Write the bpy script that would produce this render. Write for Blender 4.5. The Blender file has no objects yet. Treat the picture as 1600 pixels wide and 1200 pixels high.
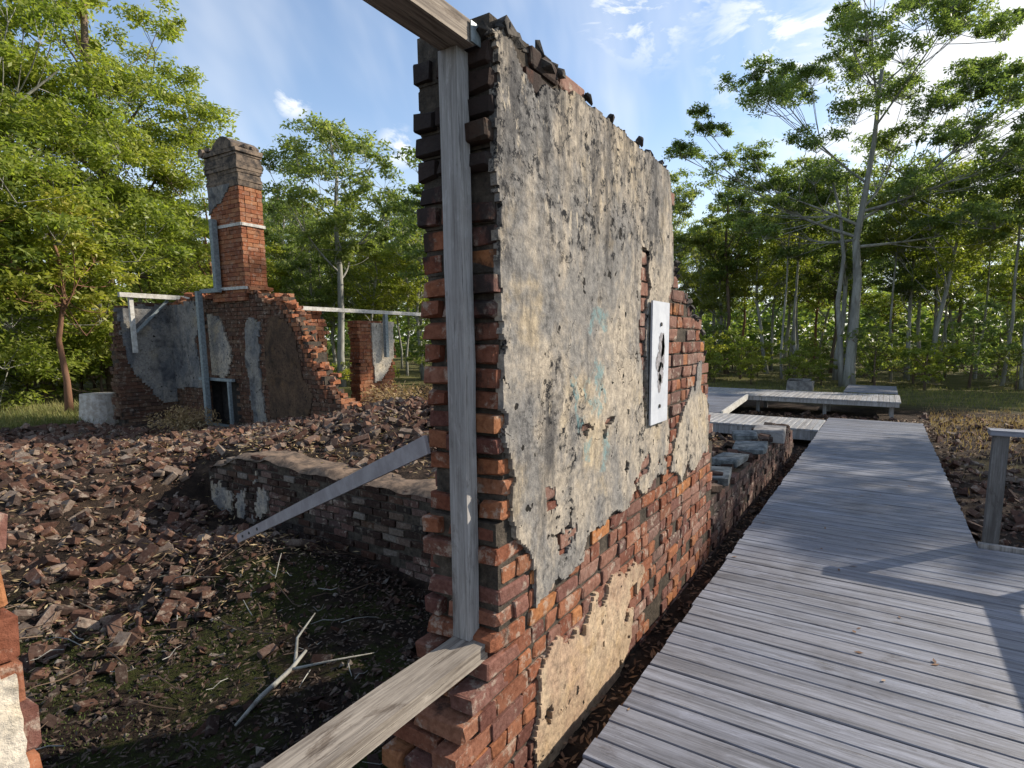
import bpy, math, random
import numpy as np
from mathutils import Vector, Matrix, noise, Euler
R = math.radians
scene = bpy.context.scene
col = scene.collection

# ---------------------------------------------------------------- camera
cam_data = bpy.data.cameras.new('camera')
cam = bpy.data.objects.new('camera', cam_data); col.objects.link(cam)
cam.location = (0, 0, 1.9)
cam.rotation_euler = (R(90 - 7.289), 0, R(30.12))
cam_data.sensor_width = 36; cam_data.lens = 19.35
cam_data.shift_x = -0.05; cam_data.shift_y = 0.025
cam_data.clip_start = 0.05; cam_data.clip_end = 1500
scene.camera = cam

# ---------------------------------------------------------------- world, sun
SUN_AZ = 40.0      # degrees from +Y towards +X
SUN_EL = 30.0
world = bpy.data.worlds.new('World'); scene.world = world; world.use_nodes = True
wt = world.node_tree; wt.nodes.clear()
def wn(t, **k):
    n = wt.nodes.new(t)
    for a, b in k.items(): setattr(n, a, b)
    return n
sky = wn('ShaderNodeTexSky', sky_type='NISHITA', sun_disc=False, sun_elevation=R(SUN_EL), sun_rotation=R(SUN_AZ))
sky.air_density = 1.0; sky.dust_density = 0.6; sky.ozone_density = 1.6; sky.altitude = 100
bgn = wn('ShaderNodeBackground'); bgn.inputs[1].default_value = 0.15
bgc = wn('ShaderNodeBackground'); bgc.inputs[0].default_value = (0.93, 0.96, 1.0, 1); bgc.inputs[1].default_value = 0.80
mixs = wn('ShaderNodeMixShader'); outw = wn('ShaderNodeOutputWorld')
tc = wn('ShaderNodeTexCoord')
def wmath(op, a, b=None, clamp=False):
    n = wn('ShaderNodeMath', operation=op, use_clamp=clamp)
    for i, v in enumerate((a, b)):
        if v is None: continue
        if isinstance(v, (int, float)): n.inputs[i].default_value = v
        else: wt.links.new(v, n.inputs[i])
    return n.outputs[0]
def wnoise(scale, detail, rough, sc=(1, 1, 1), rot=(0, 0, 0), loc=(0, 0, 0), dist=0.0):
    m = wn('ShaderNodeMapping'); m.inputs['Scale'].default_value = sc; m.inputs['Rotation'].default_value = rot; m.inputs['Location'].default_value = loc
    wt.links.new(tc.outputs['Generated'], m.inputs[0])
    n = wn('ShaderNodeTexNoise'); n.inputs['Scale'].default_value = scale; n.inputs['Detail'].default_value = detail
    n.inputs['Roughness'].default_value = rough; n.inputs['Distortion'].default_value = dist
    wt.links.new(m.outputs[0], n.inputs['Vector']); return n.outputs['Fac']
def wramp(v, lo, hi):
    n = wn('ShaderNodeMapRange'); n.interpolation_type = 'SMOOTHSTEP'; n.inputs[1].default_value = lo; n.inputs[2].default_value = hi
    wt.links.new(v, n.inputs[0]); return n.outputs[0]
def wblob(az, el, r0, r1):
    """soft disc of the sky round the direction az (deg from +Y to +X), el"""
    d = (math.sin(R(az)) * math.cos(R(el)), math.cos(R(az)) * math.cos(R(el)), math.sin(R(el)))
    n = wn('ShaderNodeVectorMath', operation='DISTANCE'); n.inputs[1].default_value = d
    wt.links.new(tc.outputs['Generated'], n.inputs[0])
    return wramp(n.outputs['Value'], r1, r0)
small = wnoise(9.0, 6, 0.62, sc=(1, 1, 2.2), dist=0.4)
streak = wnoise(2.2, 4, 0.55, sc=(3.2, 0.8, 1.0), rot=(0.3, 0.5, 0.6))
big = wnoise(2.6, 6, 0.6, sc=(1, 1, 1.6), loc=(4, 2, 1))
m1 = None
for (az, el, r0, r1, lo, hi) in CLOUDS if 'CLOUDS' in globals() else [
        (-22.5, 31.0, .03, .16, .44, .60), (-29.5, 33.5, .02, .12, .44, .60), (-18.0, 30, .01, .07, .40, .55),
        (-46.0, 17.5, .005, .045, .42, .56), (-55.0, 20.0, .003, .035, .44, .56), (5.0, 17.0, .10, .36, .34, .52), (-8.0, 26.0, .03, .2, .46, .62)]:
    b = wblob(az, el, r0, r1)
    thr = wramp(small, lo, hi)
    v = wmath('MULTIPLY', b, thr)
    m1 = v if m1 is None else wmath('MAXIMUM', m1, v)
rest = wmath('MULTIPLY', wramp(big, .52, .74), 0.75)
veil = wmath('MULTIPLY', wramp(streak, .40, .72), 0.38)
sep = wn('ShaderNodeSeparateXYZ'); wt.links.new(tc.outputs['Generated'], sep.inputs[0])
hor = wmath('MULTIPLY', wramp(sep.outputs[2], 0.42, 0.0), 0.62)
base_veil = wmath('ADD', 0.05, veil)
m2 = wmath('MAXIMUM', wmath('MAXIMUM', m1, base_veil), hor)
m3 = wmath('MAXIMUM', m2, wmath('MULTIPLY', rest, wramp(sep.outputs[0], -0.1, 0.35)), clamp=True)
wt.links.new(sky.outputs[0], bgn.inputs[0])
wt.links.new(m3, mixs.inputs[0]); wt.links.new(bgn.outputs[0], mixs.inputs[1]); wt.links.new(bgc.outputs[0], mixs.inputs[2])
wt.links.new(mixs.outputs[0], outw.inputs[0])

sun_d = bpy.data.lights.new('sun', 'SUN'); sun_d.energy = 4.8; sun_d.angle = R(0.55); sun_d.color = (1.0, 0.90, 0.76)
sun = bpy.data.objects.new('sun', sun_d); col.objects.link(sun)
sdir = Vector((math.sin(R(SUN_AZ)) * math.cos(R(SUN_EL)), math.cos(R(SUN_AZ)) * math.cos(R(SUN_EL)), math.sin(R(SUN_EL))))
sun.rotation_euler = sdir.to_track_quat('Z', 'Y').to_euler(); sun.location = (20, 20, 30)
vs = scene.view_settings
vs.view_transform = 'Standard'; vs.look = 'None'; vs.exposure = 0.6; vs.gamma = 1.0; vs.use_curve_mapping = False

# ---------------------------------------------------------------- helpers
def link(o, parent=None):
    col.objects.link(o)
    if parent is not None: o.parent = parent
    return o
def tag(o, label=None, cat=None, group=None, kind=None):
    if label: o['label'] = label
    if cat: o['category'] = cat
    if group: o['group'] = group
    if kind: o['kind'] = kind
    return o
def empty(name, loc=(0, 0, 0), label=None, cat=None, group=None, kind=None):
    o = bpy.data.objects.new(name, None); o.empty_display_size = 0.2; o.location = loc
    link(o); return tag(o, label, cat, group, kind)
def world_child(o, parent):
    """mesh data in world coordinates, parent an unrotated Empty somewhere else"""
    link(o, parent)
    if parent is not None:
        p = parent; off = Vector((0, 0, 0))
        while p is not None: off += p.location; p = p.parent
        o.location = -off
    return o
def place_child(o, parent, loc, rot=(0, 0, 0), scale=(1, 1, 1)):
    link(o, parent)
    p = parent; off = Vector((0, 0, 0))
    while p is not None: off += p.location; p = p.parent
    o.location = Vector(loc) - off; o.rotation_euler = rot; o.scale = scale
    return o
def mesh_np(name, verts, faces_flat, loop_tot, mat=None, smooth=False, mat_idx=None):
    me = bpy.data.meshes.new(name)
    verts = np.asarray(verts, dtype=np.float32); faces_flat = np.asarray(faces_flat, dtype=np.int32); loop_tot = np.asarray(loop_tot, dtype=np.int32)
    me.vertices.add(len(verts)); me.vertices.foreach_set('co', verts.ravel())
    me.loops.add(len(faces_flat)); me.loops.foreach_set('vertex_index', faces_flat)
    me.polygons.add(len(loop_tot))
    st = np.concatenate(([0], np.cumsum(loop_tot)[:-1])).astype(np.int32)
    me.polygons.foreach_set('loop_start', st); me.polygons.foreach_set('loop_total', loop_tot)
    me.polygons.foreach_set('use_smooth', np.full(len(loop_tot), bool(smooth)))
    if mat_idx is not None: me.polygons.foreach_set('material_index', np.asarray(mat_idx, dtype=np.int32))
    me.update(calc_edges=True)
    if mat is not None:
        for m in (mat if isinstance(mat, (list, tuple)) else [mat]): me.materials.append(m)
    return me
BOXF = [(0, 3, 2, 1), (4, 5, 6, 7), (0, 1, 5, 4), (1, 2, 6, 5), (2, 3, 7, 6), (3, 0, 4, 7)]
class MB:
    def __init__(s): s.v = []; s.f = []
    def box(s, lo, hi, jit=0.0, rnd=random, M=None):
        x0, y0, z0 = lo; x1, y1, z1 = hi
        n = len(s.v)
        for p in ((x0, y0, z0), (x1, y0, z0), (x1, y1, z0), (x0, y1, z0), (x0, y0, z1), (x1, y0, z1), (x1, y1, z1), (x0, y1, z1)):
            q = Vector(p)
            if jit: q += Vector((rnd.uniform(-jit, jit), rnd.uniform(-jit, jit), rnd.uniform(-jit, jit)))
            if M is not None: q = M @ q
            s.v.append(tuple(q))
        s.f += [tuple(n + i for i in f) for f in BOXF]
    def add(s, verts, faces):
        n = len(s.v); s.v += [tuple(v) for v in verts]; s.f += [tuple(n + i for i in f) for f in faces]
    def bar(s, a, b, w, h, up=(0, 0, 1)):
        a = Vector(a); b = Vector(b); d = (b - a).normalized(); side = d.cross(Vector(up)).normalized(); u = side.cross(d)
        vs_ = []
        for p in (a, b):
            for sx, sy in ((-1, -1), (1, -1), (1, 1), (-1, 1)): vs_.append(p + side * sx * w / 2 + u * sy * h / 2)
        s.add(vs_, [(0, 1, 2, 3), (7, 6, 5, 4), (0, 4, 5, 1), (1, 5, 6, 2), (2, 6, 7, 3), (3, 7, 4, 0)])
    def tube(s, pts, rad, sides=7, cap=True):
        n0 = len(s.v); pts = [Vector(p) for p in pts]; ref = Vector((0.3, 0.2, 1)).normalized(); prev = None
        for i, p in enumerate(pts):
            d = (pts[min(i + 1, len(pts) - 1)] - pts[max(i - 1, 0)])
            d = d.normalized() if d.length > 1e-6 else Vector((0, 0, 1))
            if prev is None:
                a = d.cross(Vector((1, 0, 0)) if abs(d.x) < .8 else Vector((0, 1, 0))).normalized()
            else: a = (prev - d * prev.dot(d)).normalized()
            prev = a; b = d.cross(a)
            for k in range(sides):
                t = 2 * math.pi * k / sides
                s.v.append(tuple(p + (a * math.cos(t) + b * math.sin(t)) * rad[i]))
        for i in range(len(pts) - 1):
            for k in range(sides):
                k2 = (k + 1) % sides; o = n0 + i * sides
                s.f.append((o + k, o + k2, o + sides + k2, o + sides + k))
        if cap:
            s.f.append(tuple(n0 + k for k in reversed(range(sides))))
            s.f.append(tuple(n0 + (len(pts) - 1) * sides + k for k in range(sides)))
    def mesh(s, name, mat=None, smooth=False):
        flat = [i for f in s.f for i in f]; tot = [len(f) for f in s.f]
        return mesh_np(name, s.v, flat, tot, mat, smooth)
    def obj(s, name, mat=None, parent=None, smooth=False):
        o = bpy.data.objects.new(name, s.mesh(name, mat, smooth)); return world_child(o, parent)
def smooth01(a, b, x):
    t = max(0.0, min(1.0, (x - a) / (b - a))); return t * t * (3 - 2 * t)
def nz(x, y, z=0.0): return noise.noise(Vector((x, y, z)))
def fbm(x, y, z=0.0, o=4): return noise.fractal(Vector((x, y, z)), 0.9, 2.1, o)
def inpoly(x, y, P):
    c = False; n = len(P); j = n - 1
    for i in range(n):
        xi, yi = P[i]; xj, yj = P[j]
        if (yi > y) != (yj > y) and x < (xj - xi) * (y - yi) / (yj - yi) + xi: c = not c
        j = i
    return c
def interp(x, P):
    if x <= P[0][0]: return P[0][1]
    for (a, b), (c, d) in zip(P, P[1:]):
        if x <= c: return b + (d - b) * (x - a) / (c - a)
    return P[-1][1]

# ---------------------------------------------------------------- material toolkit
class Mat:
    def __init__(s, name, rough=0.85, spec=0.3):
        s.m = bpy.data.materials.new(name); s.m.use_nodes = True; s.t = s.m.node_tree; s.b = s.t.nodes['Principled BSDF']
        s.b.inputs['Roughness'].default_value = rough
        s.b.inputs['Specular IOR Level'].default_value = spec
    def n(s, t, **k):
        n = s.t.nodes.new(t)
        for a, b in k.items(): setattr(n, a, b)
        return n
    def put(s, sock, v):
        if isinstance(v, (int, float)): sock.default_value = v
        elif isinstance(v, tuple): sock.default_value = v if len(v) != 3 or sock.type != 'RGBA' else (*v, 1)
        else: s.t.links.new(v, sock)
    def math(s, op, a, b=None, clamp=False):
        n = s.n('ShaderNodeMath', operation=op, use_clamp=clamp); s.put(n.inputs[0], a)
        if b is not None: s.put(n.inputs[1], b)
        return n.outputs[0]
    def pos(s): return s.n('ShaderNodeNewGeometry').outputs['Position']
    def objc(s): return s.n('ShaderNodeTexCoord').outputs['Object']
    def rnd(s):
        a = s.n('ShaderNodeObjectInfo').outputs['Random']; b = s.n('ShaderNodeNewGeometry').outputs['Random Per Island']
        return s.math('FRACT', s.math('ADD', a, b))
    def map(s, v, scale=(1, 1, 1), loc=(0, 0, 0), rot=(0, 0, 0)):
        n = s.n('ShaderNodeMapping'); s.put(n.inputs[0], v); s.put(n.inputs['Scale'], scale); s.put(n.inputs['Location'], loc); s.put(n.inputs['Rotation'], rot); return n.outputs[0]
    def noise(s, v, scale, detail=4, rough=0.55, dist=0.0, out='Fac'):
        n = s.n('ShaderNodeTexNoise'); s.put(n.inputs['Vector'], v); s.put(n.inputs['Scale'], scale); s.put(n.inputs['Detail'], detail)
        s.put(n.inputs['Roughness'], rough); s.put(n.inputs['Distortion'], dist); return n.outputs[out]
    def vor(s, v, scale, feature='F1', out='Distance'):
        n = s.n('ShaderNodeTexVoronoi', feature=feature); s.put(n.inputs['Vector'], v); s.put(n.inputs['Scale'], scale); return n.outputs[out]
    def rng(s, v, lo, hi, a=0.0, b=1.0):
        n = s.n('ShaderNodeMapRange'); n.interpolation_type = 'SMOOTHSTEP'; s.put(n.inputs[0], v)
        for i, x in enumerate((lo, hi, a, b)): s.put(n.inputs[i + 1], x)
        return n.outputs[0]
    def mix(s, f, a, b, blend='MIX'):
        n = s.n('ShaderNodeMix', data_type='RGBA', blend_type=blend); s.put(n.inputs[0], f); s.put(n.inputs[6], a); s.put(n.inputs[7], b); return n.outputs[2]
    def ramp(s, v, stops):
        n = s.n('ShaderNodeValToRGB'); s.put(n.inputs[0], v); e = n.color_ramp.elements
        while len(e) < len(stops): e.new(0.5)
        for x, (p, c) in zip(e, stops): x.position = p; x.color = (*c, 1)
        return n.outputs[0]
    def sep(s, v):
        n = s.n('ShaderNodeSeparateXYZ'); s.put(n.inputs[0], v); return n.outputs
    def color(s, c): s.put(s.b.inputs['Base Color'], c)
    def bump(s, h, strength=0.5, dist=0.01):
        n = s.n('ShaderNodeBump'); s.put(n.inputs['Strength'], strength); s.put(n.inputs['Distance'], dist); s.put(n.inputs['Height'], h)
        s.t.links.new(n.outputs[0], s.b.inputs['Normal'])

def make_brick(name, stops, black=0.5, lime=0.35, high=True):
    m = Mat(name, 0.9, 0.15); p = m.pos(); r = m.rnd()
    c = m.ramp(r, stops)
    c = m.mix(m.rng(m.noise(p, 38, 5, .65), .35, .7), c, m.mix(1.0, c, (.62, .55, .52), 'MULTIPLY'))
    pit = m.noise(p, 120, 3, .7)
    c = m.mix(m.rng(m.noise(p, 11, 7, .75), .53, .64, 0, lime), c, (.40, .34, .27))
    blk = m.noise(m.map(p, (1, 1, .6)), 5.0, 6, .68)
    if high:
        z = m.sep(p)[2]; blk = m.math('ADD', blk, m.rng(z, 1.75, 2.7, 0, .30))
    c = m.mix(m.rng(blk, .56, .72, 0, black), c, (.022, .021, .020))
    m.color(c)
    h = m.math('ADD', m.math('MULTIPLY', m.noise(p, 45, 5, .7), 1.0), m.math('MULTIPLY', pit, .35))
    m.bump(h, 0.7, 0.007)
    return m.m
REDS = [(0, (.17, .062, .038)), (.18, (.27, .105, .055)), (.36, (.12, .052, .042)), (.5, (.31, .125, .058)), (.64, (.20, .10, .08)), (.78, (.15, .07, .055)), (.9, (.38, .165, .065)), (1, (.25, .12, .085))]
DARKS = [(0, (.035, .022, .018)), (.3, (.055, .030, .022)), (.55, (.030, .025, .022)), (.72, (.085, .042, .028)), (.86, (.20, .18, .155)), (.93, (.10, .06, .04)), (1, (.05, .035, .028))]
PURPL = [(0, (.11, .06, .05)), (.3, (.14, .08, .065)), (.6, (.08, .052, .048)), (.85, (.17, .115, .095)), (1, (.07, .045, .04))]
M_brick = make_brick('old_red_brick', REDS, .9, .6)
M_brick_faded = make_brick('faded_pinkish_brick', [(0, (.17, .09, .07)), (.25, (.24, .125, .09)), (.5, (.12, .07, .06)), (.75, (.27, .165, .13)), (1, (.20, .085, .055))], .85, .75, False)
M_brick_dark = make_brick('dark_shade_brick', DARKS, .9, .25, False)  # brick copy with the cellar's shade painted into near-black tones
M_brick_purple = make_brick('weathered_purple_brick', PURPL, .9, .6, False)
M_rubble = make_brick('rubble_brick', [(0, (.070, .038, .027)), (.25, (.115, .060, .042)), (.45, (.048, .034, .028)), (.62, (.155, .082, .055)), (.8, (.095, .072, .058)), (.93, (.24, .19, .15)), (1, (.14, .064, .040))], .88, .45, False)
M_ruin_brick = make_brick('ruin_brick', [(0, (.28, .10, .05)), (.3, (.33, .135, .065)), (.6, (.22, .085, .05)), (.85, (.38, .18, .09)), (1, (.26, .13, .085))], .6, .4, False)
M_ruin_shade = make_brick('ruin_brick_shade', [(0, (.10, .05, .034)), (.3, (.13, .07, .045)), (.6, (.075, .045, .034)), (.85, (.16, .10, .065)), (1, (.09, .06, .045))], .9, .4, False)  # shaded copy of the ruin brick: wall shade painted in, plus black stains

m = Mat('mortar', .95, .1); p = m.pos()
c = m.ramp(m.noise(p, 20, 5, .7), [(.3, (.03, .026, .022)), (.6, (.085, .07, .055)), (.8, (.18, .145, .11))]); m.color(c)
m.bump(m.noise(p, 60, 5, .7), .8, .012); M_mortar = m.m

def make_plaster(name, cream, grey, dark, streaky=True, marks=()):
    m = Mat(name, .92, .12); p = m.pos(); z = m.sep(p)[2]; y = m.sep(p)[1]
    wv = m.n('ShaderNodeVectorMath', operation='MULTIPLY_ADD'); m.put(wv.inputs[0], m.noise(p, 3.0, 5, .65, out='Color')); wv.inputs[1].default_value = (.5, .5, .5); m.put(wv.inputs[2], p); pw = wv.outputs[0]
    n1 = m.noise(m.map(p, (1, 1, .6)), 2.6, 7, .68, .3)
    c = m.mix(m.rng(n1, .40, .58), grey, cream)
    c = m.mix(m.rng(m.noise(p, 1.7, 5, .7), .52, .64, 0, .55), c, m.mix(1.0, cream, (1.12, 1.03, .82), 'MULTIPLY'))
    fine = m.noise(p, 24, 7, .76)
    c = m.mix(m.rng(fine, .3, .72), m.mix(1.0, c, (.55, .55, .56), 'MULTIPLY'), m.mix(1.0, c, (1.25, 1.22, 1.18), 'MULTIPLY'))
    if streaky:
        st = m.noise(m.map(p, (1, 5.0, .8)), 1.7, 7, .72, .35)
        st2 = m.noise(m.map(p, (1, 2.4, 1.2), (3, 1, 2)), 1.9, 7, .74, .3)
        hi = m.rng(z, 1.7, 2.95, 0, .13)
        # a big dark weathered area low on the near side
        yb = m.math('SUBTRACT', 1.0, m.math('ABSOLUTE', m.math('MULTIPLY', m.math('SUBTRACT', y, 1.98), 2.4)), True)
        zb = m.math('SUBTRACT', 1.0, m.math('ABSOLUTE', m.math('MULTIPLY', m.math('SUBTRACT', z, 1.42), 1.4)), True)
        hi = m.math('ADD', hi, m.math('MULTIPLY', m.math('MULTIPLY', yb, zb), .17))
        c = m.mix(m.rng(m.math('ADD', st2, hi), .51, .70, 0, .72), c, m.mix(m.rng(fine, .38, .62), (.045, .045, .048), (.20, .195, .19)))
        c = m.mix(m.rng(m.math('ADD', st, hi), .56, .74, 0, .7), c, dark)
        sp = m.noise(p, 15, 7, .8); zone = m.noise(m.map(p, (1, 1, .7)), 2.4, 4, .6)
        c = m.mix(m.math('MULTIPLY', m.rng(sp, .52, .58), m.rng(m.math('ADD', zone, hi), .50, .62)), c, (.018, .018, .02))
        c = m.mix(m.math('MULTIPLY', m.rng(m.noise(m.map(p, (1, 3, 1)), 6, 7, .78), .58, .64), m.rng(zone, .42, .55, 0, .75)), c, (.50, .43, .33))
    else:
        c = m.mix(m.rng(m.noise(p, 3.0, 7, .74), .50, .66, 0, .8), c, dark)
        c = m.mix(m.rng(m.noise(p, 13, 7, .8), .54, .62, 0, .6), c, m.mix(1.0, c, (.5, .45, .4), 'MULTIPLY'))
    for (y0, y1, z0, z1) in marks:
        q = m.sep(pw); yy = m.math('SUBTRACT', q[1], .25); zz = m.math('SUBTRACT', q[2], .25)
        k = m.math('MULTIPLY', m.math('MULTIPLY', m.rng(yy, y0 - .012, y0 + .004), m.rng(yy, y1 + .012, y1 - .004)), m.math('MULTIPLY', m.rng(zz, z0 - .02, z0 + .01), m.rng(zz, z1 + .02, z1 - .01)))
        c = m.mix(m.math('MULTIPLY', k, m.rng(fine, .42, .58, .15, .75)), c, (.13, .24, .25))
    v = m.vor(pw, 1.7, 'DISTANCE_TO_EDGE')
    cr = m.math('MULTIPLY', m.rng(v, .0, .007, 1, 0), m.rng(m.noise(p, 3, 4, .6), .52, .60))
    c = m.mix(m.math('MULTIPLY', cr, .8), c, (.03, .027, .025))
    pit = m.math('MULTIPLY', m.rng(m.noise(p, 16, 3, .5), .66, .70), m.rng(m.noise(p, 2.0, 2, .5), .4, .5))
    c = m.mix(pit, c, (.02, .018, .016))
    m.color(c)
    h = m.math('SUBTRACT', m.math('ADD', m.math('MULTIPLY', m.noise(p, 60, 5, .75), .45), m.noise(p, 9, 6, .65)), m.math('ADD', m.math('MULTIPLY', cr, .7), m.math('MULTIPLY', pit, .9)))
    m.bump(h, .8, .012); return m.m
M_plaster = make_plaster('stained_plaster', (.42, .365, .29), (.23, .22, .205), (.048, .046, .047), True, [(2.22, 2.26, 1.56, 1.76), (2.36, 2.39, 1.54, 1.68), (2.39, 2.50, 1.70, 1.73), (2.46, 2.49, 1.6, 1.7), (2.39, 2.46, 1.54, 1.57), (2.30, 2.52, 1.93, 1.99), (2.48, 2.53, 1.25, 1.42), (2.24, 2.28, 1.34, 1.43)])
M_plaster_tan = make_plaster('tan_plaster', (.50, .385, .265), (.42, .30, .21), (.17, .11, .08), False)
M_plaster_grey = make_plaster('grey_blue_plaster', (.26, .245, .22), (.15, .155, .16), (.05, .05, .055), False)
M_plaster_pale = make_plaster('pale_cream_plaster', (.66, .58, .45), (.55, .50, .42), (.22, .2, .17), False)

M_dirt_render = make_plaster('brown_stained_render', (.13, .085, .055), (.09, .06, .042), (.03, .024, .02), False)

def make_wood(name, light, dark, axis='X', scale=1.0, spec=.25, dirty=.5, rough=.78):
    m = Mat(name, rough, spec); p = m.objc(); r = m.rnd()
    off = m.n('ShaderNodeCombineXYZ'); m.put(off.inputs[0], m.math('MULTIPLY', r, 37.0)); m.put(off.inputs[1], m.math('MULTIPLY', r, 91.0)); m.put(off.inputs[2], m.math('MULTIPLY', r, 13.0))
    va = m.n('ShaderNodeVectorMath', operation='ADD'); m.put(va.inputs[0], p); m.put(va.inputs[1], off.outputs[0]); q = va.outputs[0]
    sc = {'X': (.6, 14, 14), 'Y': (14, .6, 14), 'Z': (14, 14, .6)}[axis]; sc2 = {'X': (1.6, 60, 60), 'Y': (60, 1.6, 60), 'Z': (60, 60, 1.6)}[axis]
    g = m.noise(m.map(q, sc), 2.0 * scale, 6, .68, .35); g2 = m.noise(m.map(q, sc2), 1.6 * scale, 5, .7)
    tone = m.math('ADD', m.math('MULTIPLY', g, .65), m.math('MULTIPLY', g2, .5))
    c = m.mix(m.rng(tone, .40, .72), dark, light)
    c = m.mix(1.0, c, m.ramp(r, [(0, (.84, .84, .87)), (.3, (1.0, .98, .96)), (.55, (.88, .85, .83)), (.8, (1.07, 1.06, 1.06)), (1, (.93, .95, .98))]), 'MULTIPLY')
    c = m.mix(m.rng(m.noise(m.pos(), 1.7, 6, .7), .50, .72, 0, dirty), c, m.mix(1.0, c, (.46, .40, .35), 'MULTIPLY'))
    bl = m.noise(m.map(q, {'X': (1.3, 5, 5), 'Y': (5, 1.3, 5), 'Z': (5, 5, 1.3)}[axis]), 2.6, 7, .75, .5)
    c = m.mix(m.rng(bl, .54, .68, 0, .75), c, m.mix(1.0, c, (.36, .31, .28), 'MULTIPLY'))
    c = m.mix(m.rng(bl, .46, .34, 0, .6), c, m.mix(1.0, c, (1.5, 1.52, 1.55), 'MULTIPLY'))
    crk = m.rng(g2, .60, .68)
    c = m.mix(m.math('MULTIPLY', crk, .75), c, (.04, .034, .03))
    m.color(c); m.bump(m.math('SUBTRACT', tone, m.math('MULTIPLY', crk, .6)), .6, .006); return m.m
M_deck = make_wood('weathered_deck_timber', (.22, .232, .27), (.078, .08, .092), 'X', 1.0, .5, .5, .52)
M_decky = make_wood('weathered_deck_timber_lengthwise', (.36, .36, .365), (.15, .145, .14), 'Y', 1.0, .5, .5, .55)
M_post = make_wood('grey_post_timber', (.40, .395, .385), (.19, .18, .17), 'Z', 1.0, .2, .45)
M_rail = make_wood('dark_rail_timber', (.20, .20, .19), (.09, .085, .08), 'Z')
M_beam = make_wood('grey_beam_timber', (.36, .31, .25), (.10, .08, .065), 'Y', 1.0, .2, .5)
M_under = make_wood('dark_joist_timber', (.14, .125, .11), (.05, .043, .038), 'Y')

def make_plain(name, c1, c2, sc=8, rough=.6, metal=0.0, bump=.2):
    m = Mat(name, rough, .4); p = m.pos(); m.b.inputs['Metallic'].default_value = metal
    m.color(m.mix(m.rng(m.noise(p, sc, 6, .7), .35, .68), c1, c2)); m.bump(m.noise(p, sc * 6, 4, .6), bump, .005); return m.m
M_galv = make_plain('galvanised_steel', (.15, .18, .19), (.28, .32, .33), 20, .5, .3)
M_strut = make_plain('painted_strut_steel', (.26, .235, .24), (.36, .33, .335), 9, .6, .1)
M_white_beam = make_plain('pale_painted_timber', (.34, .32, .28), (.56, .545, .50), 14, .75)
M_bolt = make_plain('dark_bolt_steel', (.05, .05, .05), (.12, .11, .10), 60, .5, .6)
M_sign = make_plain('white_sign_panel', (.40, .42, .46), (.50, .52, .55), 6, .7)
M_ink = make_plain('sign_print_ink', (.10, .09, .095), (.34, .33, .35), 38, .7)
M_concrete = make_plain('old_concrete', (.13, .12, .115), (.30, .28, .26), 7, .9, 0, .7)
M_slab = make_plain('lichen_stone_slab', (.05, .055, .055), (.19, .20, .195), 9, .9, 0, .8)
M_lichen = make_plain('black_lichen_masonry', (.018, .017, .016), (.10, .085, .07), 14, .95, 0, .9)
M_hearth = make_plain('hearth_black', (.015, .014, .013), (.04, .034, .03), 9, .95)  # near-black faces inside the fireplace opening
M_stump = make_plain('pale_stump_wood', (.32, .27, .22), (.55, .50, .44), 9, .9, 0, .8)

def make_bark(name, c1, c2, c3):
    m = Mat(name, .85, .2); p = m.objc(); r = m.n('ShaderNodeObjectInfo').outputs['Random']
    a = m.noise(m.map(p, (1, 1, .25)), 3.0, 6, .65, .4)
    c = m.mix(m.rng(a, .38, .62), c1, c2); c = m.mix(m.rng(m.noise(m.map(p, (3, 3, .5)), 4, 5, .7), .55, .7, 0, .7), c, c3)
    m.color(c); m.bump(m.noise(m.map(p, (1, 1, .2)), 14, 5, .7), .5, .03); return m.m
M_bark_pale = make_bark('smooth_gum_bark', (.33, .325, .29), (.19, .185, .165), (.09, .07, .055))
M_bark_dark = make_bark('rough_brown_bark', (.11, .08, .06), (.17, .125, .09), (.045, .035, .028))
M_bark_rust = make_bark('rusty_brown_bark', (.22, .115, .07), (.15, .085, .055), (.09, .05, .03))

def make_leaf(name, stops, trans=.45, gloss=.45):
    m = Mat(name, gloss, .35); r = m.n('ShaderNodeNewGeometry').outputs['Random Per Island']; ob = m.n('ShaderNodeObjectInfo').outputs['Random']
    big = m.noise(m.pos(), .55, 3, .6)
    v = m.math('ADD', m.math('MULTIPLY', r, .55), m.math('MULTIPLY', m.rng(big, .3, .7), .45))
    c = m.ramp(v, stops)
    c = m.mix(1.0, c, m.ramp(ob, [(0, (.85, .92, .95)), (.5, (1, 1, 1)), (1, (1.18, 1.05, .85))]), 'MULTIPLY')
    m.color(c)
    tr = m.n('ShaderNodeBsdfTranslucent'); m.put(tr.inputs[0], m.mix(1.0, c, (1.35, 1.45, .7), 'MULTIPLY'))
    mx = m.n('ShaderNodeMixShader'); mx.inputs[0].default_value = trans
    o = [n for n in m.t.nodes if n.type == 'OUTPUT_MATERIAL'][0]
    m.t.links.new(m.b.outputs[0], mx.inputs[1]); m.t.links.new(tr.outputs[0], mx.inputs[2]); m.t.links.new(mx.outputs[0], o.inputs[0])
    return m.m
M_leaf_olive = make_leaf('gum_leaf_olive', [(0, (.10, .135, .05)), (.4, (.17, .215, .07)), (.75, (.26, .30, .10)), (1, (.40, .40, .17))], .52)
M_leaf_bright = make_leaf('gum_leaf_yellow_green', [(0, (.12, .16, .035)), (.4, (.22, .26, .05)), (.75, (.34, .36, .075)), (1, (.48, .44, .14))], .5)
M_leaf_dark = make_leaf('gum_leaf_dark', [(0, (.07, .115, .045)), (.4, (.12, .18, .06)), (.75, (.20, .25, .08)), (1, (.32, .33, .13))], .5)
M_grass = make_leaf('grass_blade', [(0, (.08, .10, .03)), (.5, (.16, .17, .05)), (1, (.30, .25, .11))], .3, .6)
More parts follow.
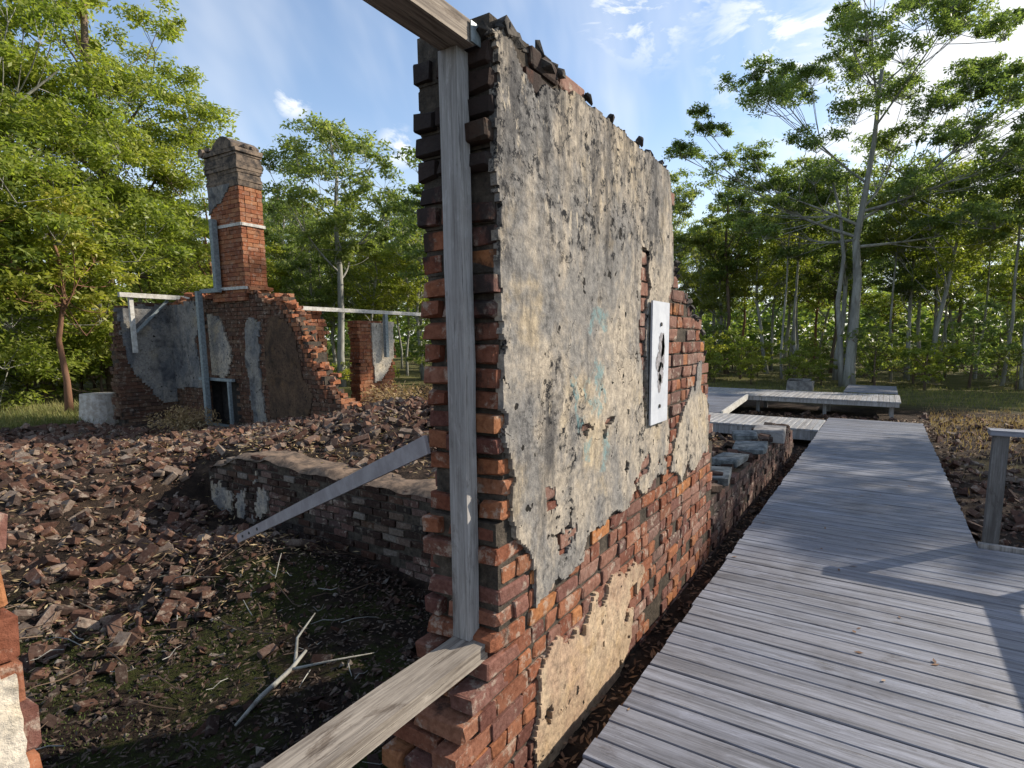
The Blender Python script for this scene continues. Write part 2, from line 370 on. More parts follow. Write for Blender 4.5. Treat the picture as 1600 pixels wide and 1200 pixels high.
M_dry = make_leaf('dry_stalk', [(0, (.20, .12, .06)), (.5, (.36, .23, .11)), (1, (.50, .38, .22))], .2, .8)
M_litter = make_leaf('leaf_litter', [(0, (.07, .04, .025)), (.4, (.15, .08, .045)), (.75, (.26, .15, .08)), (1, (.42, .34, .25))], .05, .8)
M_litter_shade = make_leaf('shade_leaf_litter', [(0, (.03, .022, .016)), (.5, (.07, .045, .03)), (.85, (.13, .09, .06)), (1, (.30, .27, .22))], .05, .7)  # darker litter copy, cellar shade painted into its colours
M_moss = make_leaf('moss_tuft', [(0, (.025, .035, .01)), (1, (.07, .095, .02))], .2, .8)
M_weed = make_leaf('small_weed_leaf', [(0, (.04, .08, .02)), (1, (.12, .19, .04))], .3, .6)

# ---------------------------------------------------------------- ground
def ground_h(x, y):
    n = fbm(x * .6, y * .6, 3.1) * .07 + fbm(x * 2.4, y * 2.4, 7.7) * .025
    outside = -.02 + n * .5
    if x > 1: outside += .04 * smooth01(1, 3, x) * (1 + fbm(x * .8, y * .8))
    # cellar floor rising to the rubble field on the left
    t = smooth01(-5.2, -9.6, x)
    if y > 1.5: t *= 1 - .45 * smooth01(1.5, 3.6, y) * smooth01(-8.6, -7.6, x)
    pit = -.62 + .72 * t + n
    pit += .40 * math.exp(-((x + 5.55) ** 2 / .9 + (y - 3.2) ** 2 / .35))
    back = .24 + .50 * math.exp(-((x + 6.4) ** 2 / 9 + (y - 7.0) ** 2 / 5)) + n * 1.4
    if y > 6: back -= .34 * smooth01(8.5, 11.5, y)
    back -= .28 * smooth01(-8.5, -12.5, x)
    s = smooth01(3.98, 4.2, y) if x > -7.9 else smooth01(2.4, 5.2, y)
    sx = smooth01(-7.9, -8.6, x)
    if x <= -7.9: s = smooth01(3.98 - 1.4 * sx, 4.2 + .9 * sx, y)
    inside = pit * (1 - s) + back * s
    far = -.03 + fbm(x * .12, y * .12) * .12
    inside = inside * smooth01(-18, -13.5, x) + far * (1 - smooth01(-18, -13.5, x))
    w = smooth01(-1.5, -1.28, x) if y < 4.6 else smooth01(-1.75, -1.25, x)
    h = inside * (1 - w) + outside * w
    f = max(smooth01(12, 16, y), smooth01(-6, -10, y))
    return h * (1 - f) + far * f
def axis(lo, hi, step):
    mid = np.arange(lo, hi + 1e-6, step); out = []; d = step; v = lo
    while v > -420: d *= 1.12; v -= d; out.append(v)
    out2 = []; d = step; v = hi
    while v < 420: d *= 1.12; v += d; out2.append(v)
    return np.concatenate((np.array(out[::-1]), mid, np.array(out2)))
gx = axis(-11, 5, .075); gy = axis(-1, 13.5, .075)
gv = np.zeros((len(gy), len(gx), 3), dtype=np.float32)
for j, yy in enumerate(gy):
    for i, xx in enumerate(gx): gv[j, i] = (xx, yy, ground_h(float(xx), float(yy)))
nx, ny = len(gx), len(gy)
idx = np.arange(nx * ny).reshape(ny, nx)
q = np.stack((idx[:-1, :-1], idx[:-1, 1:], idx[1:, 1:], idx[1:, :-1]), -1).reshape(-1, 4)
m = Mat('ground_soil', .95, .1); p = m.pos(); xyz = m.sep(p)
c = m.ramp(m.noise(p, 5, 7, .72), [(.28, (.018, .014, .012)), (.5, (.045, .032, .024)), (.62, (.085, .058, .040)), (.78, (.15, .11, .08))])
dryg = m.rng(m.noise(p, .55, 4, .6), .5, .62); rightz = m.rng(xyz[0], .8, 1.6)
c = m.mix(m.math('MULTIPLY', m.math('MULTIPLY', dryg, rightz), m.rng(xyz[1], 8, 11)), c, (.30, .21, .10))
# moss on the cellar floor
moss = m.math('MULTIPLY', m.rng(m.noise(p, 1.3, 5, .65), .46, .56), m.math('MULTIPLY', m.rng(xyz[0], -7.0, -6.0), m.rng(xyz[0], -1.7, -2.2)))
moss = m.math('MULTIPLY', moss, m.rng(xyz[1], 3.9, 3.3))
c = m.mix(m.math('MULTIPLY', moss, m.rng(m.noise(p, 30, 5, .7), .35, .6, .2, .8)), c, (.075, .095, .020))
far = m.math('MAXIMUM', m.math('MAXIMUM', m.rng(xyz[1], 17.5, 20), m.rng(xyz[0], -15.3, -16.6)), m.rng(xyz[0], 9, 14))
gc = m.ramp(m.noise(p, 1.6, 6, .7), [(.3, (.06, .065, .025)), (.5, (.12, .12, .045)), (.7, (.22, .17, .09))])
pit_shade = m.math('MULTIPLY', m.math('MULTIPLY', m.rng(xyz[0], -9.5, -5.5), m.rng(xyz[0], -1.4, -1.7)), m.rng(xyz[1], 4.0, 3.9))
c = m.mix(m.math('MULTIPLY', pit_shade, .75), c, m.mix(1.0, c, (.38, .36, .36), 'MULTIPLY'))  # shade of the pit painted in: soil colour multiplied darker by the mask
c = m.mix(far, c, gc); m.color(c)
m.bump(m.math('ADD', m.noise(p, 22, 6, .75), m.math('MULTIPLY', m.noise(p, 90, 3, .6), .4)), 1.0, .05)
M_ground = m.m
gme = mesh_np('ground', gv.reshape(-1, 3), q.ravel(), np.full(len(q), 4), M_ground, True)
ground = link(bpy.data.objects.new('ground', gme)); tag(ground, kind='structure')

# ---------------------------------------------------------------- brick shapes
def chip_brick(rnd, L=.225, D=.11, H=.072, ch=.0035, jit=.0022, chip=.016):
    """unit-centred chamfered brick, 24 vertices, some corners knocked off"""
    hx, hy, hz = L / 2, D / 2, H / 2; V = []; F = []; idx = {}
    for sx in (-1, 1):
        for sy in (-1, 1):
            for sz in (-1, 1):
                e = ch + (rnd.uniform(.3, 1) * chip if rnd.random() < .22 else 0)
                c = (sx * hx, sy * hy, sz * hz)
                for a in range(3):
                    q_ = [c[k] - (0 if k == a else (1 if c[k] > 0 else -1) * min(e, (hx, hy, hz)[k] * .5)) for k in range(3)]
                    q_ = [t + rnd.uniform(-jit, jit) for t in q_]
                    idx[(sx, sy, sz, a)] = len(V); V.append(q_)
    def face(l): F.append(tuple(l))
    for s in (-1, 1):
        l = [idx[(s, -1, -1, 0)], idx[(s, 1, -1, 0)], idx[(s, 1, 1, 0)], idx[(s, -1, 1, 0)]]; face(l if s > 0 else l[::-1])
        l = [idx[(-1, s, -1, 1)], idx[(-1, s, 1, 1)], idx[(1, s, 1, 1)], idx[(1, s, -1, 1)]]; face(l if s > 0 else l[::-1])
        l = [idx[(-1, -1, s, 2)], idx[(1, -1, s, 2)], idx[(1, 1, s, 2)], idx[(-1, 1, s, 2)]]; face(l if s > 0 else l[::-1])
    for a in (-1, 1):
        for b in (-1, 1):
            l = [idx[(-1, a, b, 1)], idx[(1, a, b, 1)], idx[(1, a, b, 2)], idx[(-1, a, b, 2)]]; face(l if a * b < 0 else l[::-1])
            l = [idx[(a, -1, b, 0)], idx[(a, 1, b, 0)], idx[(a, 1, b, 2)], idx[(a, -1, b, 2)]]; face(l if a * b > 0 else l[::-1])
            l = [idx[(a, b, -1, 0)], idx[(a, b, 1, 0)], idx[(a, b, 1, 1)], idx[(a, b, -1, 1)]]; face(l if a * b < 0 else l[::-1])
    for sx in (-1, 1):
        for sy in (-1, 1):
            for sz in (-1, 1):
                l = [idx[(sx, sy, sz, 0)], idx[(sx, sy, sz, 1)], idx[(sx, sy, sz, 2)]]; face(l if sx * sy * sz > 0 else l[::-1])
    return V, F
rb = random.Random(5)
CHIPS = [chip_brick(rb) for _ in range(10)]
import bmesh
def hull_frag(rnd):
    bm = bmesh.new(); sx, sy, sz = 1, rnd.uniform(.6, 1), rnd.uniform(.5, 1)
    for i in range(9):
        v = Vector((rnd.uniform(-1, 1), rnd.uniform(-1, 1), rnd.uniform(-1, 1)))
        mx = max(abs(c) for c in v); v = v / mx * rnd.uniform(.75, 1)
        bm.verts.new((v.x * .1125 * sx, v.y * .055, v.z * .036))
    r_ = bmesh.ops.convex_hull(bm, input=bm.verts[:])
    bmesh.ops.delete(bm, geom=[g for g in r_['geom_interior'] if isinstance(g, bmesh.types.BMVert)], context='VERTS')
    bm.verts.index_update(); V = [tuple(v.co) for v in bm.verts]; F = [tuple(v.index for v in f.verts) for f in bm.faces]; bm.free(); return V, F
FRAGS = [hull_frag(rb) for _ in range(16)]
def brick_meshes(mat, tagname):
    out = []
    for i, (V, F) in enumerate(CHIPS):
        mb = MB(); mb.add(V, F); out.append(mb.mesh('brick', mat))
    return out
FM = {}
for k_, m_ in (('dark', M_brick_dark), ('rubble', M_rubble)):
    FM[k_] = []
    for V, F in FRAGS:
        mb = MB(); mb.add(V, F); FM[k_].append(mb.mesh('brick', m_))
BM = {'red': brick_meshes(M_brick, 'r'), 'faded': brick_meshes(M_brick_faded, 'f'), 'dark': brick_meshes(M_brick_dark, 'd'), 'purple': brick_meshes(M_brick_purple, 'p'), 'rubble': brick_meshes(M_rubble, 'u')}
def brick_obj(kind, parent, centre, size, rot=(0, 0, 0), rnd=rb, frag=False):
    """size = real extents (x,y,z) before rotation"""
    me = rnd.choice(FM[kind] if frag else BM[kind]); o = bpy.data.objects.new('brick', me)
    return place_child(o, parent, centre, rot, (size[0] / .225, size[1] / .11, size[2] / .072))
def brick_into(mb, centre, size, rot=(0, 0, 0), rnd=rb, simple=True, frag=False):
    M = Matrix.Translation(centre) @ Euler(rot).to_matrix().to_4x4()
    if simple:
        mb.box((-size[0] / 2, -size[1] / 2, -size[2] / 2), (size[0] / 2, size[1] / 2, size[2] / 2), min(size) * .1, rnd, M)
    else:
        V, F = rnd.choice(FRAGS if frag else CHIPS); mb.add([M @ Vector((v[0] * size[0] / .225, v[1] * size[1] / .11, v[2] * size[2] / .072)) for v in V], F)
COURSE = .0857
def plaster_sheet(name, mask, u0, u1, v0, v1, frame, mat, parent, res=.02, thick=.018, relief=.006):
    """grid sheet with an irregular broken edge; frame(u, v, w) gives the world point, w outwards"""
    nu = int((u1 - u0) / res) + 1; nv = int((v1 - v0) / res) + 1
    on = [[mask(u0 + (i + .5) * res, v0 + (j + .5) * res) for i in range(nu)] for j in range(nv)]
    mb = MB(); top = {}; bot = {}
    def vt(i, j):
        if (i, j) not in top:
            u = u0 + i * res; v = v0 + j * res
            du = nz(u * 31, v * 31, 4) * res * .45; dv = nz(u * 29, v * 33, 9) * res * .45
            w = thick + fbm(u * 2.3, v * 2.3, 1) * relief + nz(u * 14, v * 14, 2) * relief * .5
            top[(i, j)] = len(mb.v); mb.v.append(tuple(frame(u + du, v + dv, w)))
        return top[(i, j)]
    def vb(i, j):
        if (i, j) not in bot:
            u = u0 + i * res; v = v0 + j * res
            du = nz(u * 31, v * 31, 4) * res * .45; dv = nz(u * 29, v * 33, 9) * res * .45
            bot[(i, j)] = len(mb.v); mb.v.append(tuple(frame(u + du, v + dv, -.02)))
        return bot[(i, j)]
    for j in range(nv):
        for i in range(nu):
            if not on[j][i]: continue
            mb.f.append((vt(i, j), vt(i + 1, j), vt(i + 1, j + 1), vt(i, j + 1)))
            if i == 0 or not on[j][i - 1]: mb.f.append((vt(i, j), vt(i, j + 1), vb(i, j + 1), vb(i, j)))
            if i == nu - 1 or not on[j][i + 1]: mb.f.append((vt(i + 1, j + 1), vt(i + 1, j), vb(i + 1, j), vb(i + 1, j + 1)))
            if j == 0 or not on[j - 1][i]: mb.f.append((vt(i + 1, j), vt(i, j), vb(i, j), vb(i + 1, j)))
            if j == nv - 1 or not on[j + 1][i]: mb.f.append((vt(i, j + 1), vt(i + 1, j + 1), vb(i + 1, j + 1), vb(i, j + 1)))
    return mb.obj(name, mat, parent, False)

# ================================================================ MAIN WALL  (X -1.58 .. -1.2)
XF, XB = -1.22, -1.58
wall = empty('ruined_wall', (-1.4, 2.6, -.05), 'tall broken brick wall with stained grey plaster standing right beside the boardwalk', 'wall')
TOP = [(1.55, 2.86), (1.62, 3.0), (1.95, 3.02), (2.2, 2.98), (3.38, 2.96), (3.42, 2.9), (3.5, 2.42), (3.62, 2.36), (3.8, 2.22), (4.0, 2.12), (4.2, 2.02), (4.35, 1.7), (4.48, 1.35), (4.6, 1.0), (4.66, .55), (4.7, .5)]
def wall_top(y): return interp(y, TOP)
# near broken end: y where the masonry starts, for each height
END = [(-.1, 1.15), (.1, 1.22), (.25, 1.3), (.45, 1.34), (.6, 1.42), (.68, 1.60), (1.2, 1.60), (1.25, 1.64), (3.1, 1.60)]
def end_y(z): return interp(z, END)
PL_MAIN = [(1.625, 2.95), (1.638, 1.66), (1.675, 1.62), (1.68, 1.30), (1.69, 1.24), (1.72, 1.10), (1.80, 1.06), (1.82, .96), (1.86, .78), (1.94, .80), (2.03, .84), (2.10, .78), (2.2, .83), (2.29, .82), (2.33, .93), (2.42, .96), (2.5, .92), (2.62, .98), (2.78, .94), (2.95, 1.02), (3.10, .97), (3.2, 1.02), (3.35, 1.06), (3.45, 1.0), (3.50, 1.2), (3.42, 1.5), (3.40, 1.9), (3.42, 2.15), (3.52, 2.3), (3.50, 2.45), (3.40, 2.9), (3.36, 2.93), (2.2, 2.95), (2.0, 2.90), (1.88, 2.80), (1.80, 2.88), (1.7, 2.98)]
HOLE = [(2.96, 2.42), (3.08, 2.40), (3.11, 2.2), (3.06, 2.1), (3.08, 1.4), (3.05, 1.36), (3.0, 1.55), (2.98, 1.75), (2.93, 1.9), (2.95, 2.1), (2.93, 2.25)]
PL_R = [(3.56, 1.0), (3.66, 1.22), (3.80, 1.42), (3.98, 1.55), (4.06, 1.50), (4.12, 1.72), (4.19, 1.75), (4.22, 1.5), (4.36, 1.45), (4.46, 1.2), (4.47, 1.0), (4.30, .98), (4.1, .88), (3.95, 1.0), (3.80, .88), (3.66, .98)]
PL_LOW = [(1.86, -.05), (1.87, .18), (1.90, .46), (2.04, .53), (2.12, .47), (2.22, .50), (2.30, .44), (2.36, .56), (2.44, .60), (2.50, .55), (2.62, .62), (2.75, .56), (2.92, .60), (3.08, .50), (3.02, .40), (2.92, .22), (2.86, .05), (2.7, -.05)]
def wob(u, v, a=.022): return (u + fbm(u * 7, v * 7, 1.3, 5) * a * 1.5, v + fbm(u * 7, v * 7, 6.2, 5) * a * 1.5)
def m_main(u, v):
    a, b = wob(u, v)
    if not inpoly(a, b, PL_MAIN): return False
    if inpoly(a, b, HOLE): return False
    if v < 1.5 and fbm(u * 5, v * 5, 8.3, 5) < -.62 + .34 * smooth01(1.35, .85, v): return False
    if v > wall_top(u) - .035 + nz(u * 8, 0, 0) * .03: return False
    return True
def m_r(u, v): a, b = wob(u, v, .02); return inpoly(a, b, PL_R)
def m_low(u, v): a, b = wob(u, v, .03); return inpoly(a, b, PL_LOW) and fbm(u * 5, v * 5, 3.3, 5) > -.46 + .3 * smooth01(.3, .6, v)
frX = lambda u, v, w: Vector((XF + w, u, v))
# rubble-and-mortar core, course by course so the silhouette stays broken
core = MB(); rw = random.Random(3)
for k in range(-1, 36):
    z0 = k * COURSE; z1 = z0 + COURSE; zc = (z0 + z1) / 2
    y0 = end_y(zc) + .022 + .02 * nz(zc * 9, 3) + (.13 if zc < .68 else 0)
    ys = np.arange(y0, 4.72, .18)
    for a in ys:
        b = min(a + .18, 4.7)
        if wall_top((a + b) / 2) < z1 - .02: continue
        core.box((XB + .014, a, z0), (XF - .012, b, z1), .0)
core_o = core.obj('mortar_core', M_mortar, wall)
big_bricks = []   # (size on screen, centre, size)
CAMP = Vector((0, 0, 1.9))
for k in range(-1, 36):
    z0 = k * COURSE; zc = z0 + COURSE / 2
    ye = end_y(zc) + rw.uniform(-.018, .018)
    # end face (seen head-on)
    split = -1.475 if k % 2 else -1.335
    if .68 < zc < 3.0:
        jut = (rw.uniform(-.03, .012) if zc > 1.3 else rw.uniform(-.05, .01))
        for xa, xb in ((XB, split - .006), (split + .006, XF + .004)):
            dy = rw.uniform(-.012, .02) + jut * (1 if xa > -1.5 else .4)
            if zc > (2.93 if xa < -1.5 else 2.95): continue
            if rw.random() < .05 and zc > 1.6: dy += .07
            d = .22
            xs = xb - (rw.uniform(0, .018))
            if zc < 1.24 and xa > -1.5: dy += interp(zc, [(.7, .0), (1.24, .06)])
            big_bricks.append((9, (( xa + xs) / 2, ye + dy + d / 2, zc), (xs - xa, d, COURSE - .014 - rw.uniform(0, .008))))
    elif zc <= .68:
        # stub of the sill wall stepping down towards the camera
        yy = ye
        for xa, xb in ((XB, split - .006), (split + .006, XF)):
            dy = rw.uniform(-.05, .05) - (0.0 if xa > -1.5 else -.06)
            big_bricks.append((8, ((xa + xb) / 2, yy + dy + .11, zc), (xb - xa, .22, COURSE - .016)))
    # face bricks
    y = ye + (.115 if k % 2 else .23) + (.0 if zc > .68 else .0)
    if zc > .68: y = max(y, 1.62)
    if k % 2: lens = [.225]
    else: lens = [.11]
    while y < 4.68:
        L = rw.choice([.225, .225, .11, .225]) if k % 3 else .112
        yb = min(y + L, 4.68)
        u, v = (y + yb) / 2, zc
        if v < wall_top(u) - .02:
            covered = all(m_main(*q_) or m_r(*q_) or m_low(*q_) for q_ in ((y - .02, v - .06), (yb + .02, v - .06), (y - .02, v + .06), (yb + .02, v + .06), (u, v)))
            if not covered:
                dist = (Vector((XF, u, v)) - CAMP); sz = (yb - y) * abs(dist.x) / dist.length / dist.length
                pr = rw.uniform(-.006, .007)
                if rw.random() < .07: pr -= .03
                big_bricks.append((sz + .0 + (yb - y) * .001, (XF - .05 + pr, u, v), (.10, yb - y - .011, COURSE - .012)))
        y = yb
    # broken top course
crest = []
for i in range(60):   # loose top bricks along the crest, dark with lichen
    y = 1.66 + i * .05
    if y > 4.6: break
    zt = wall_top(y)
    for xx in (-1.5, -1.39, -1.28):
        if rw.random() < .75 and (y < 3.45 or rw.random() < .9):
            crest.append(((xx + rw.uniform(-.02, .02), y + rw.uniform(-.03, .03), zt - .035 + rw.uniform(-.01, .018)), (.12, .13, .06)))
# raised lumps at the near top corner
for (x, y, z, s) in [(-1.24, 1.72, 2.985, .12), (-1.27, 1.80, 3.0, .11), (-1.3, 1.9, 3.02, .12), (-1.25, 1.97, 2.99, .13), (-1.36, 1.7, 3.0, .12), (-1.5, 1.72, 2.96, .13), (-1.48, 1.78, 2.92, .1)]:
    crest.append(((x, y, z - .02), (s, s * 1.1, .085)))
big_bricks.sort(key=lambda t: -t[0])
for i, (s_, c_, z_) in enumerate(big_bricks[:298]):
    face_ = c_[1] > 1.9
    fk = 'faded' if face_ and rw.random() < (.85 if (c_[1] > 2.9 and c_[2] > 1.0) or c_[1] > 3.7 else .42) else 'red'
    brick_obj(fk, wall, c_, z_, (rw.uniform(-.03, .03), rw.uniform(-.03, .03), rw.uniform(-.03, .03)), rw)
sm = MB()
for s_, c_, z_ in big_bricks[298:]: brick_into(sm, c_, z_, (rw.uniform(-.03, .03), 0, rw.uniform(-.03, .03)), rw, False)
if sm.v: tag(sm.obj('brick', M_brick, wall), kind='stuff')
cm = MB()
for c_, z_ in crest: brick_into(cm, c_, z_, (rw.uniform(-.2, .2), rw.uniform(-.2, .2), rw.uniform(0, 3)), rw, False, True)
for i in range(260):
    y = rw.uniform(1.6, 4.5); brick_into(cm, (rw.uniform(XB + .03, XF + .01), y, wall_top(y) - .02 + rw.uniform(-.02, .012)), (.07, .06, .04), (rw.uniform(-1, 1), rw.uniform(-1, 1), 0), rw, False, True)
tag(cm.obj('crest_rubble', M_lichen, wall), kind='stuff')
plaster_sheet('plaster', m_main, 1.56, 3.6, .7, 3.04, frX, M_plaster, wall, .011, .013)
tag(plaster_sheet('plaster', m_r, 3.5, 4.56, .8, 1.85, frX, M_plaster, wall, .014, .013), 'small grey plaster patch at the broken far edge of the wall')
tag(plaster_sheet('plaster', m_low, 1.8, 3.2, -.06, .7, frX, M_plaster_tan, wall, .011, .017, .004), 'warm tan plaster patch near the foot of the wall')
# sign on the wall
sx = XF + .03
sign = empty('wall_sign', (sx, 3.22, 1.4), 'narrow white panel with a dark smudged figure bolted to the plastered wall', 'sign')
mb = MB(); mb.box((sx - .006, 3.085, 1.385), (sx + .006, 3.375, 2.125)); mb.obj('panel', M_sign, sign)
ink = MB(); ri = random.Random(8)
def blob(cy, cz, ry, rz, seed, n=22):
    n0 = len(ink.v); ink.v.append((sx + .0078, cy, cz))
    for i in range(n):
        a = 2 * math.pi * i / n; k = 1 + .45 * nz(math.cos(a) * 2.2 + seed, math.sin(a) * 2.2, seed)
        ink.v.append((sx + .0078, cy + math.cos(a) * ry * k, cz + math.sin(a) * rz * k))
    for i in range(n): ink.f.append((n0, n0 + 1 + i, n0 + 1 + (i + 1) % n))
blob(3.245, 1.87, .05, .075, 1); blob(3.27, 1.82, .03, .11, 2); blob(3.20, 1.76, .05, .06, 3); blob(3.235, 1.69, .045, .07, 4); blob(3.22, 1.63, .03, .06, 5)
ink.obj('print', M_ink, sign)
for z_ in (1.99, 1.49):
    mb = MB(); mb.tube([(sx + .005, 3.225, z_), (sx + .014, 3.225, z_)], [.013, .011], 10); mb.obj('bolt', M_bolt, sign)

# low wall carrying on from the tall one
low = empty('low_brick_wall', (-1.4, 7.2, -.05), 'long low run of crumbling dark brick with loose slabs on top beside the boardwalk', 'wall')
LT = [(4.6, .52), (5.2, .56), (5.5, .46), (6.2, .55), (6.8, .48), (7.4, .56), (8.4, .58), (9.0, .5), (9.6, .42), (9.8, .2)]
mb = MB()
for k in range(-2, 7):
    z0 = k * COURSE
    for a in np.arange(4.62, 9.8, .2):
        if interp(a + .1, LT) > z0 + COURSE - .01: mb.box((XB + .02, a, z0), (XF - .015, a + .2, z0 + COURSE))
mb.obj('mortar_core', M_mortar, low)
lb = []
for k in range(-1, 7):
    y = 4.64 + (.06 if k % 2 else .17); zc = (k + .5) * COURSE
    while y < 9.7:
        L = .225 if k % 3 else .112
        if zc < interp(y + L / 2, LT) - .01 and rw.random() > .05:
            lb.append((XF - .05 + rw.uniform(-.015, .012), y + L / 2, zc, L, y))
        y += L
for x_, yc, zc, L, y in lb:
    brick_obj('purple', low, (x_, yc, zc), (.10, L - .014, COURSE - .014), (rw.uniform(-.04, .04), rw.uniform(-.04, .04), rw.uniform(-.05, .05)), rw)
for i in range(70):
    y = rw.uniform(4.7, 9.6); brick_obj('dark', low, (rw.uniform(XB + .08, XF - .06), y, interp(y, LT) + .02 + rw.uniform(-.02, .03)), (.12, .21, .07), (rw.uniform(-.2, .2), rw.uniform(-.2, .2), rw.uniform(-.7, .7)), rw)
for (x, y, z, sx_, sy, rz) in [(-1.36, 5.2, .60, .34, .42, .15), (-1.38, 6.0, .60, .30, .34, -.2), (-1.32, 6.75, .61, .38, .44, .1), (-1.5, 7.3, .66, .30, .3, .3)]:
    V, F = rw.choice(CHIPS); mb = MB(); M = Matrix.Translation((x, y, z)) @ Euler((.05, -.04, rz)).to_matrix().to_4x4()
    mb.add([M @ Vector((v[0] * sx_ / .225, v[1] * sy / .11, v[2] * .075 / .072)) for v in V], F); mb.obj('stone_slab', M_slab, low)
mb = MB(); V, F = CHIPS[2]; M = Matrix.Translation((-1.30, 7.95, .60)) @ Euler((0.03, 0, .1)).to_matrix().to_4x4()
mb.add([M @ Vector((v[0] * .40 / .225, v[1] * .42 / .11, v[2] * .17 / .072)) for v in V], F)
tag(mb.obj('cap_stone', M_concrete, low), 'pale square cap stone')

# inner cross wall of the cellar
inner = empty('cellar_wall', (-4.6, 4.1, -.7), 'low dark brick cross wall with an earthy top in the sunken room', 'wall')
IT = [(-8.05, .05), (-7.8, .2), (-7.3, .36), (-6.8, .41), (-5.5, .36), (-4.4, .34), (-3.5, .38), (-1.55, .42)]
YF = 3.97
mb = MB()
for a in np.arange(-8.0, -1.6, .2):
    t_ = interp(a + .1, IT); mb.box((a, YF + .02, -.85), (a + .2, YF + .34, t_ - .02))
mb.obj('mortar_core', M_mortar, inner)
ib = []
for k in range(-8, 5):
    x = -7.95 + (.0 if k % 2 else .11); zc = (k + .5) * COURSE
    while x < -1.62:
        L = .225 if k % 2 else .225
        if zc < interp(x + L / 2, IT) - .02:
            d = math.hypot(x, YF); ib.append((1 / d, (x + L / 2, zc, L)))
        x += L
ib.sort(reverse=True)
smb = MB()
for i, (s_, (xc, zc, L)) in enumerate(ib):
    if rw.random() < .07: continue
    c_ = (xc, YF + .05 + rw.uniform(-.012, .016), zc); z_ = (L - .016, .10, COURSE - .016)
    if i < 280: brick_obj('purple' if nz(xc * .8, zc, 3) > .12 else 'dark', inner, c_, z_, (rw.uniform(-.04, .04), 0, rw.uniform(-.05, .05)), rw)
    else: brick_into(smb, c_, z_, (0, 0, 0), rw, False)
if smb.v: tag(smb.obj('brick', M_brick_dark, inner), kind='stuff')
# earth capping and whitish render streaks on its left part
cap = MB(); xs = np.arange(-7.9, -1.6, .1); ys = np.linspace(YF - .02, YF + .4, 7)
for x in xs:
    for y in ys: cap.v.append((x, y, interp(x, IT) + .02 + .05 * fbm(x * 3, y * 3, 2) - (.05 if y in (ys[0],) else 0)))
for i in range(len(xs) - 1):
    for j in range(6): a = i * 7 + j; cap.f.append((a, a + 7, a + 8, a + 1))
cap.obj('earth_top', make_plain('pale_earth_capping', (.06, .042, .03), (.22, .15, .10), 9, .95, 0, .9), inner, True)
frI = lambda u, v, w: Vector((u, YF - w, v))
def m_inner(u, v): return -7.9 < u < -6.6 and v < interp(u, IT) - .05 and v > -.45 and fbm(u * 3.2, v * 1.6, 12) > .22
o = plaster_sheet('plaster', m_inner, -8, -6.5, -.6, .42, frI, M_plaster, inner, .03, .016)

# ---- the jamb on the other side of the opening
jamb = empty('near_wall_stub', (-1.4, -.3, -.05), 'brick edge and pale plaster of the wall at the bottom left corner of the view', 'wall')
core = MB(); jn = 0
for k in range(-1, 36):
    zc = (k + .5) * COURSE; core.box((XB + .015, -1.4, k * COURSE), (XF - .012, .22 + .02 * nz(k, 0, 0), (k + 1) * COURSE))
    split = -1.475 if k % 2 else -1.335
    for xa, xb in ((XB, split - .006), (split + .006, XF + .004)):
        e = .295 - .028 * (zc - 1.2) + rw.uniform(-.010, .012); brick_obj('red', jamb, ((xa + xb) / 2, e - .1, zc), (xb - xa, .20, COURSE - .012), (rw.uniform(-.03, .03), rw.uniform(-.03, .03), rw.uniform(-.03, .03)), rw)
    # below sill the wall runs on and is broken
core.obj('mortar_core', M_mortar, jamb)
def m_j(u, v): return u < .272 - .028 * (v - 1.2) + .025 * nz(v * 5, 1, 0) + .014 * nz(v * 17, 4, 0)
plaster_sheet('plaster', m_j, -1.4, .32, -.05, 3.0, frX, M_plaster_pale, jamb, .02, .014)
# fragments of the sill wall between, stepping down
sill = MB()
for k in range(-1, 4):
    zc = (k + .5) * COURSE
    yend = interp(zc, [(-.1, 1.15), (.1, .95), (.3, .75)])
    sill.box((XB + .02, .24, k * COURSE), (XF - .02, .24 + (1 - .2 * k) * .3, (k + 1) * COURSE))
sill.obj('sill_core', M_mortar, jamb)

# ---- timber frame of the opening
post = empty('timber_post', (-1.39, 1.545, .68), 'upright weathered grey timber post standing against the broken brick end', 'post')
mb = MB(); P = []
for i in range(13):
    t = i / 12; P.append((-1.356 + .006 * math.sin(t * 3.1) + .004 * nz(i * .7, 2), 1.575 + .004 * nz(i * .8, 5), .74 + t * 2.145))
for i, pt in enumerate(P):
    w = .041 + .002 * nz(i * .9, 9); d = .03
    mb.v += [(pt[0] - w, pt[1] - d, pt[2]), (pt[0] + w, pt[1] - d, pt[2]), (pt[0] + w, pt[1] + d, pt[2]), (pt[0] - w, pt[1] + d, pt[2])]
for i in range(12):
    for k in range(4): a = i * 4 + k; b = i * 4 + (k + 1) % 4; mb.f.append((a, b, b + 4, a + 4))
mb.f += [(3, 2, 1, 0), (48, 49, 50, 51)]
mb.obj('shaft', M_post, post)
def beam(name, z0, z1, y0, y1, x0, x1, label, mat):
    r = empty(name, ((x0 + x1) / 2, (y0 + y1) / 2, z0), label, 'beam'); mb = MB(); n = 14
    for i in range(n + 1):
        y = y0 + (y1 - y0) * i / n; j = lambda s: .004 * nz(y * 3, s * 7)
        mb.v += [(x0 + j(1), y, z0 + j(2)), (x1 + j(3), y, z0 + j(4)), (x1 + j(5), y, z1 + j(6)), (x0 + j(7), y, z1 + j(8))]
    for i in range(n):
        for k in range(4): a = i * 4 + k; b = i * 4 + (k + 1) % 4; mb.f.append((a, a + 4, b + 4, b))
    mb.f += [(0, 1, 2, 3), (n * 4 + 3, n * 4 + 2, n * 4 + 1, n * 4)]
    mb.obj('timber', mat, r); return r
b1 = beam('lintel_beam', 2.887, 2.96, .26, 1.585, -1.392, -1.268, 'weathered timber lintel reaching out from the top of the post over the opening', M_beam)
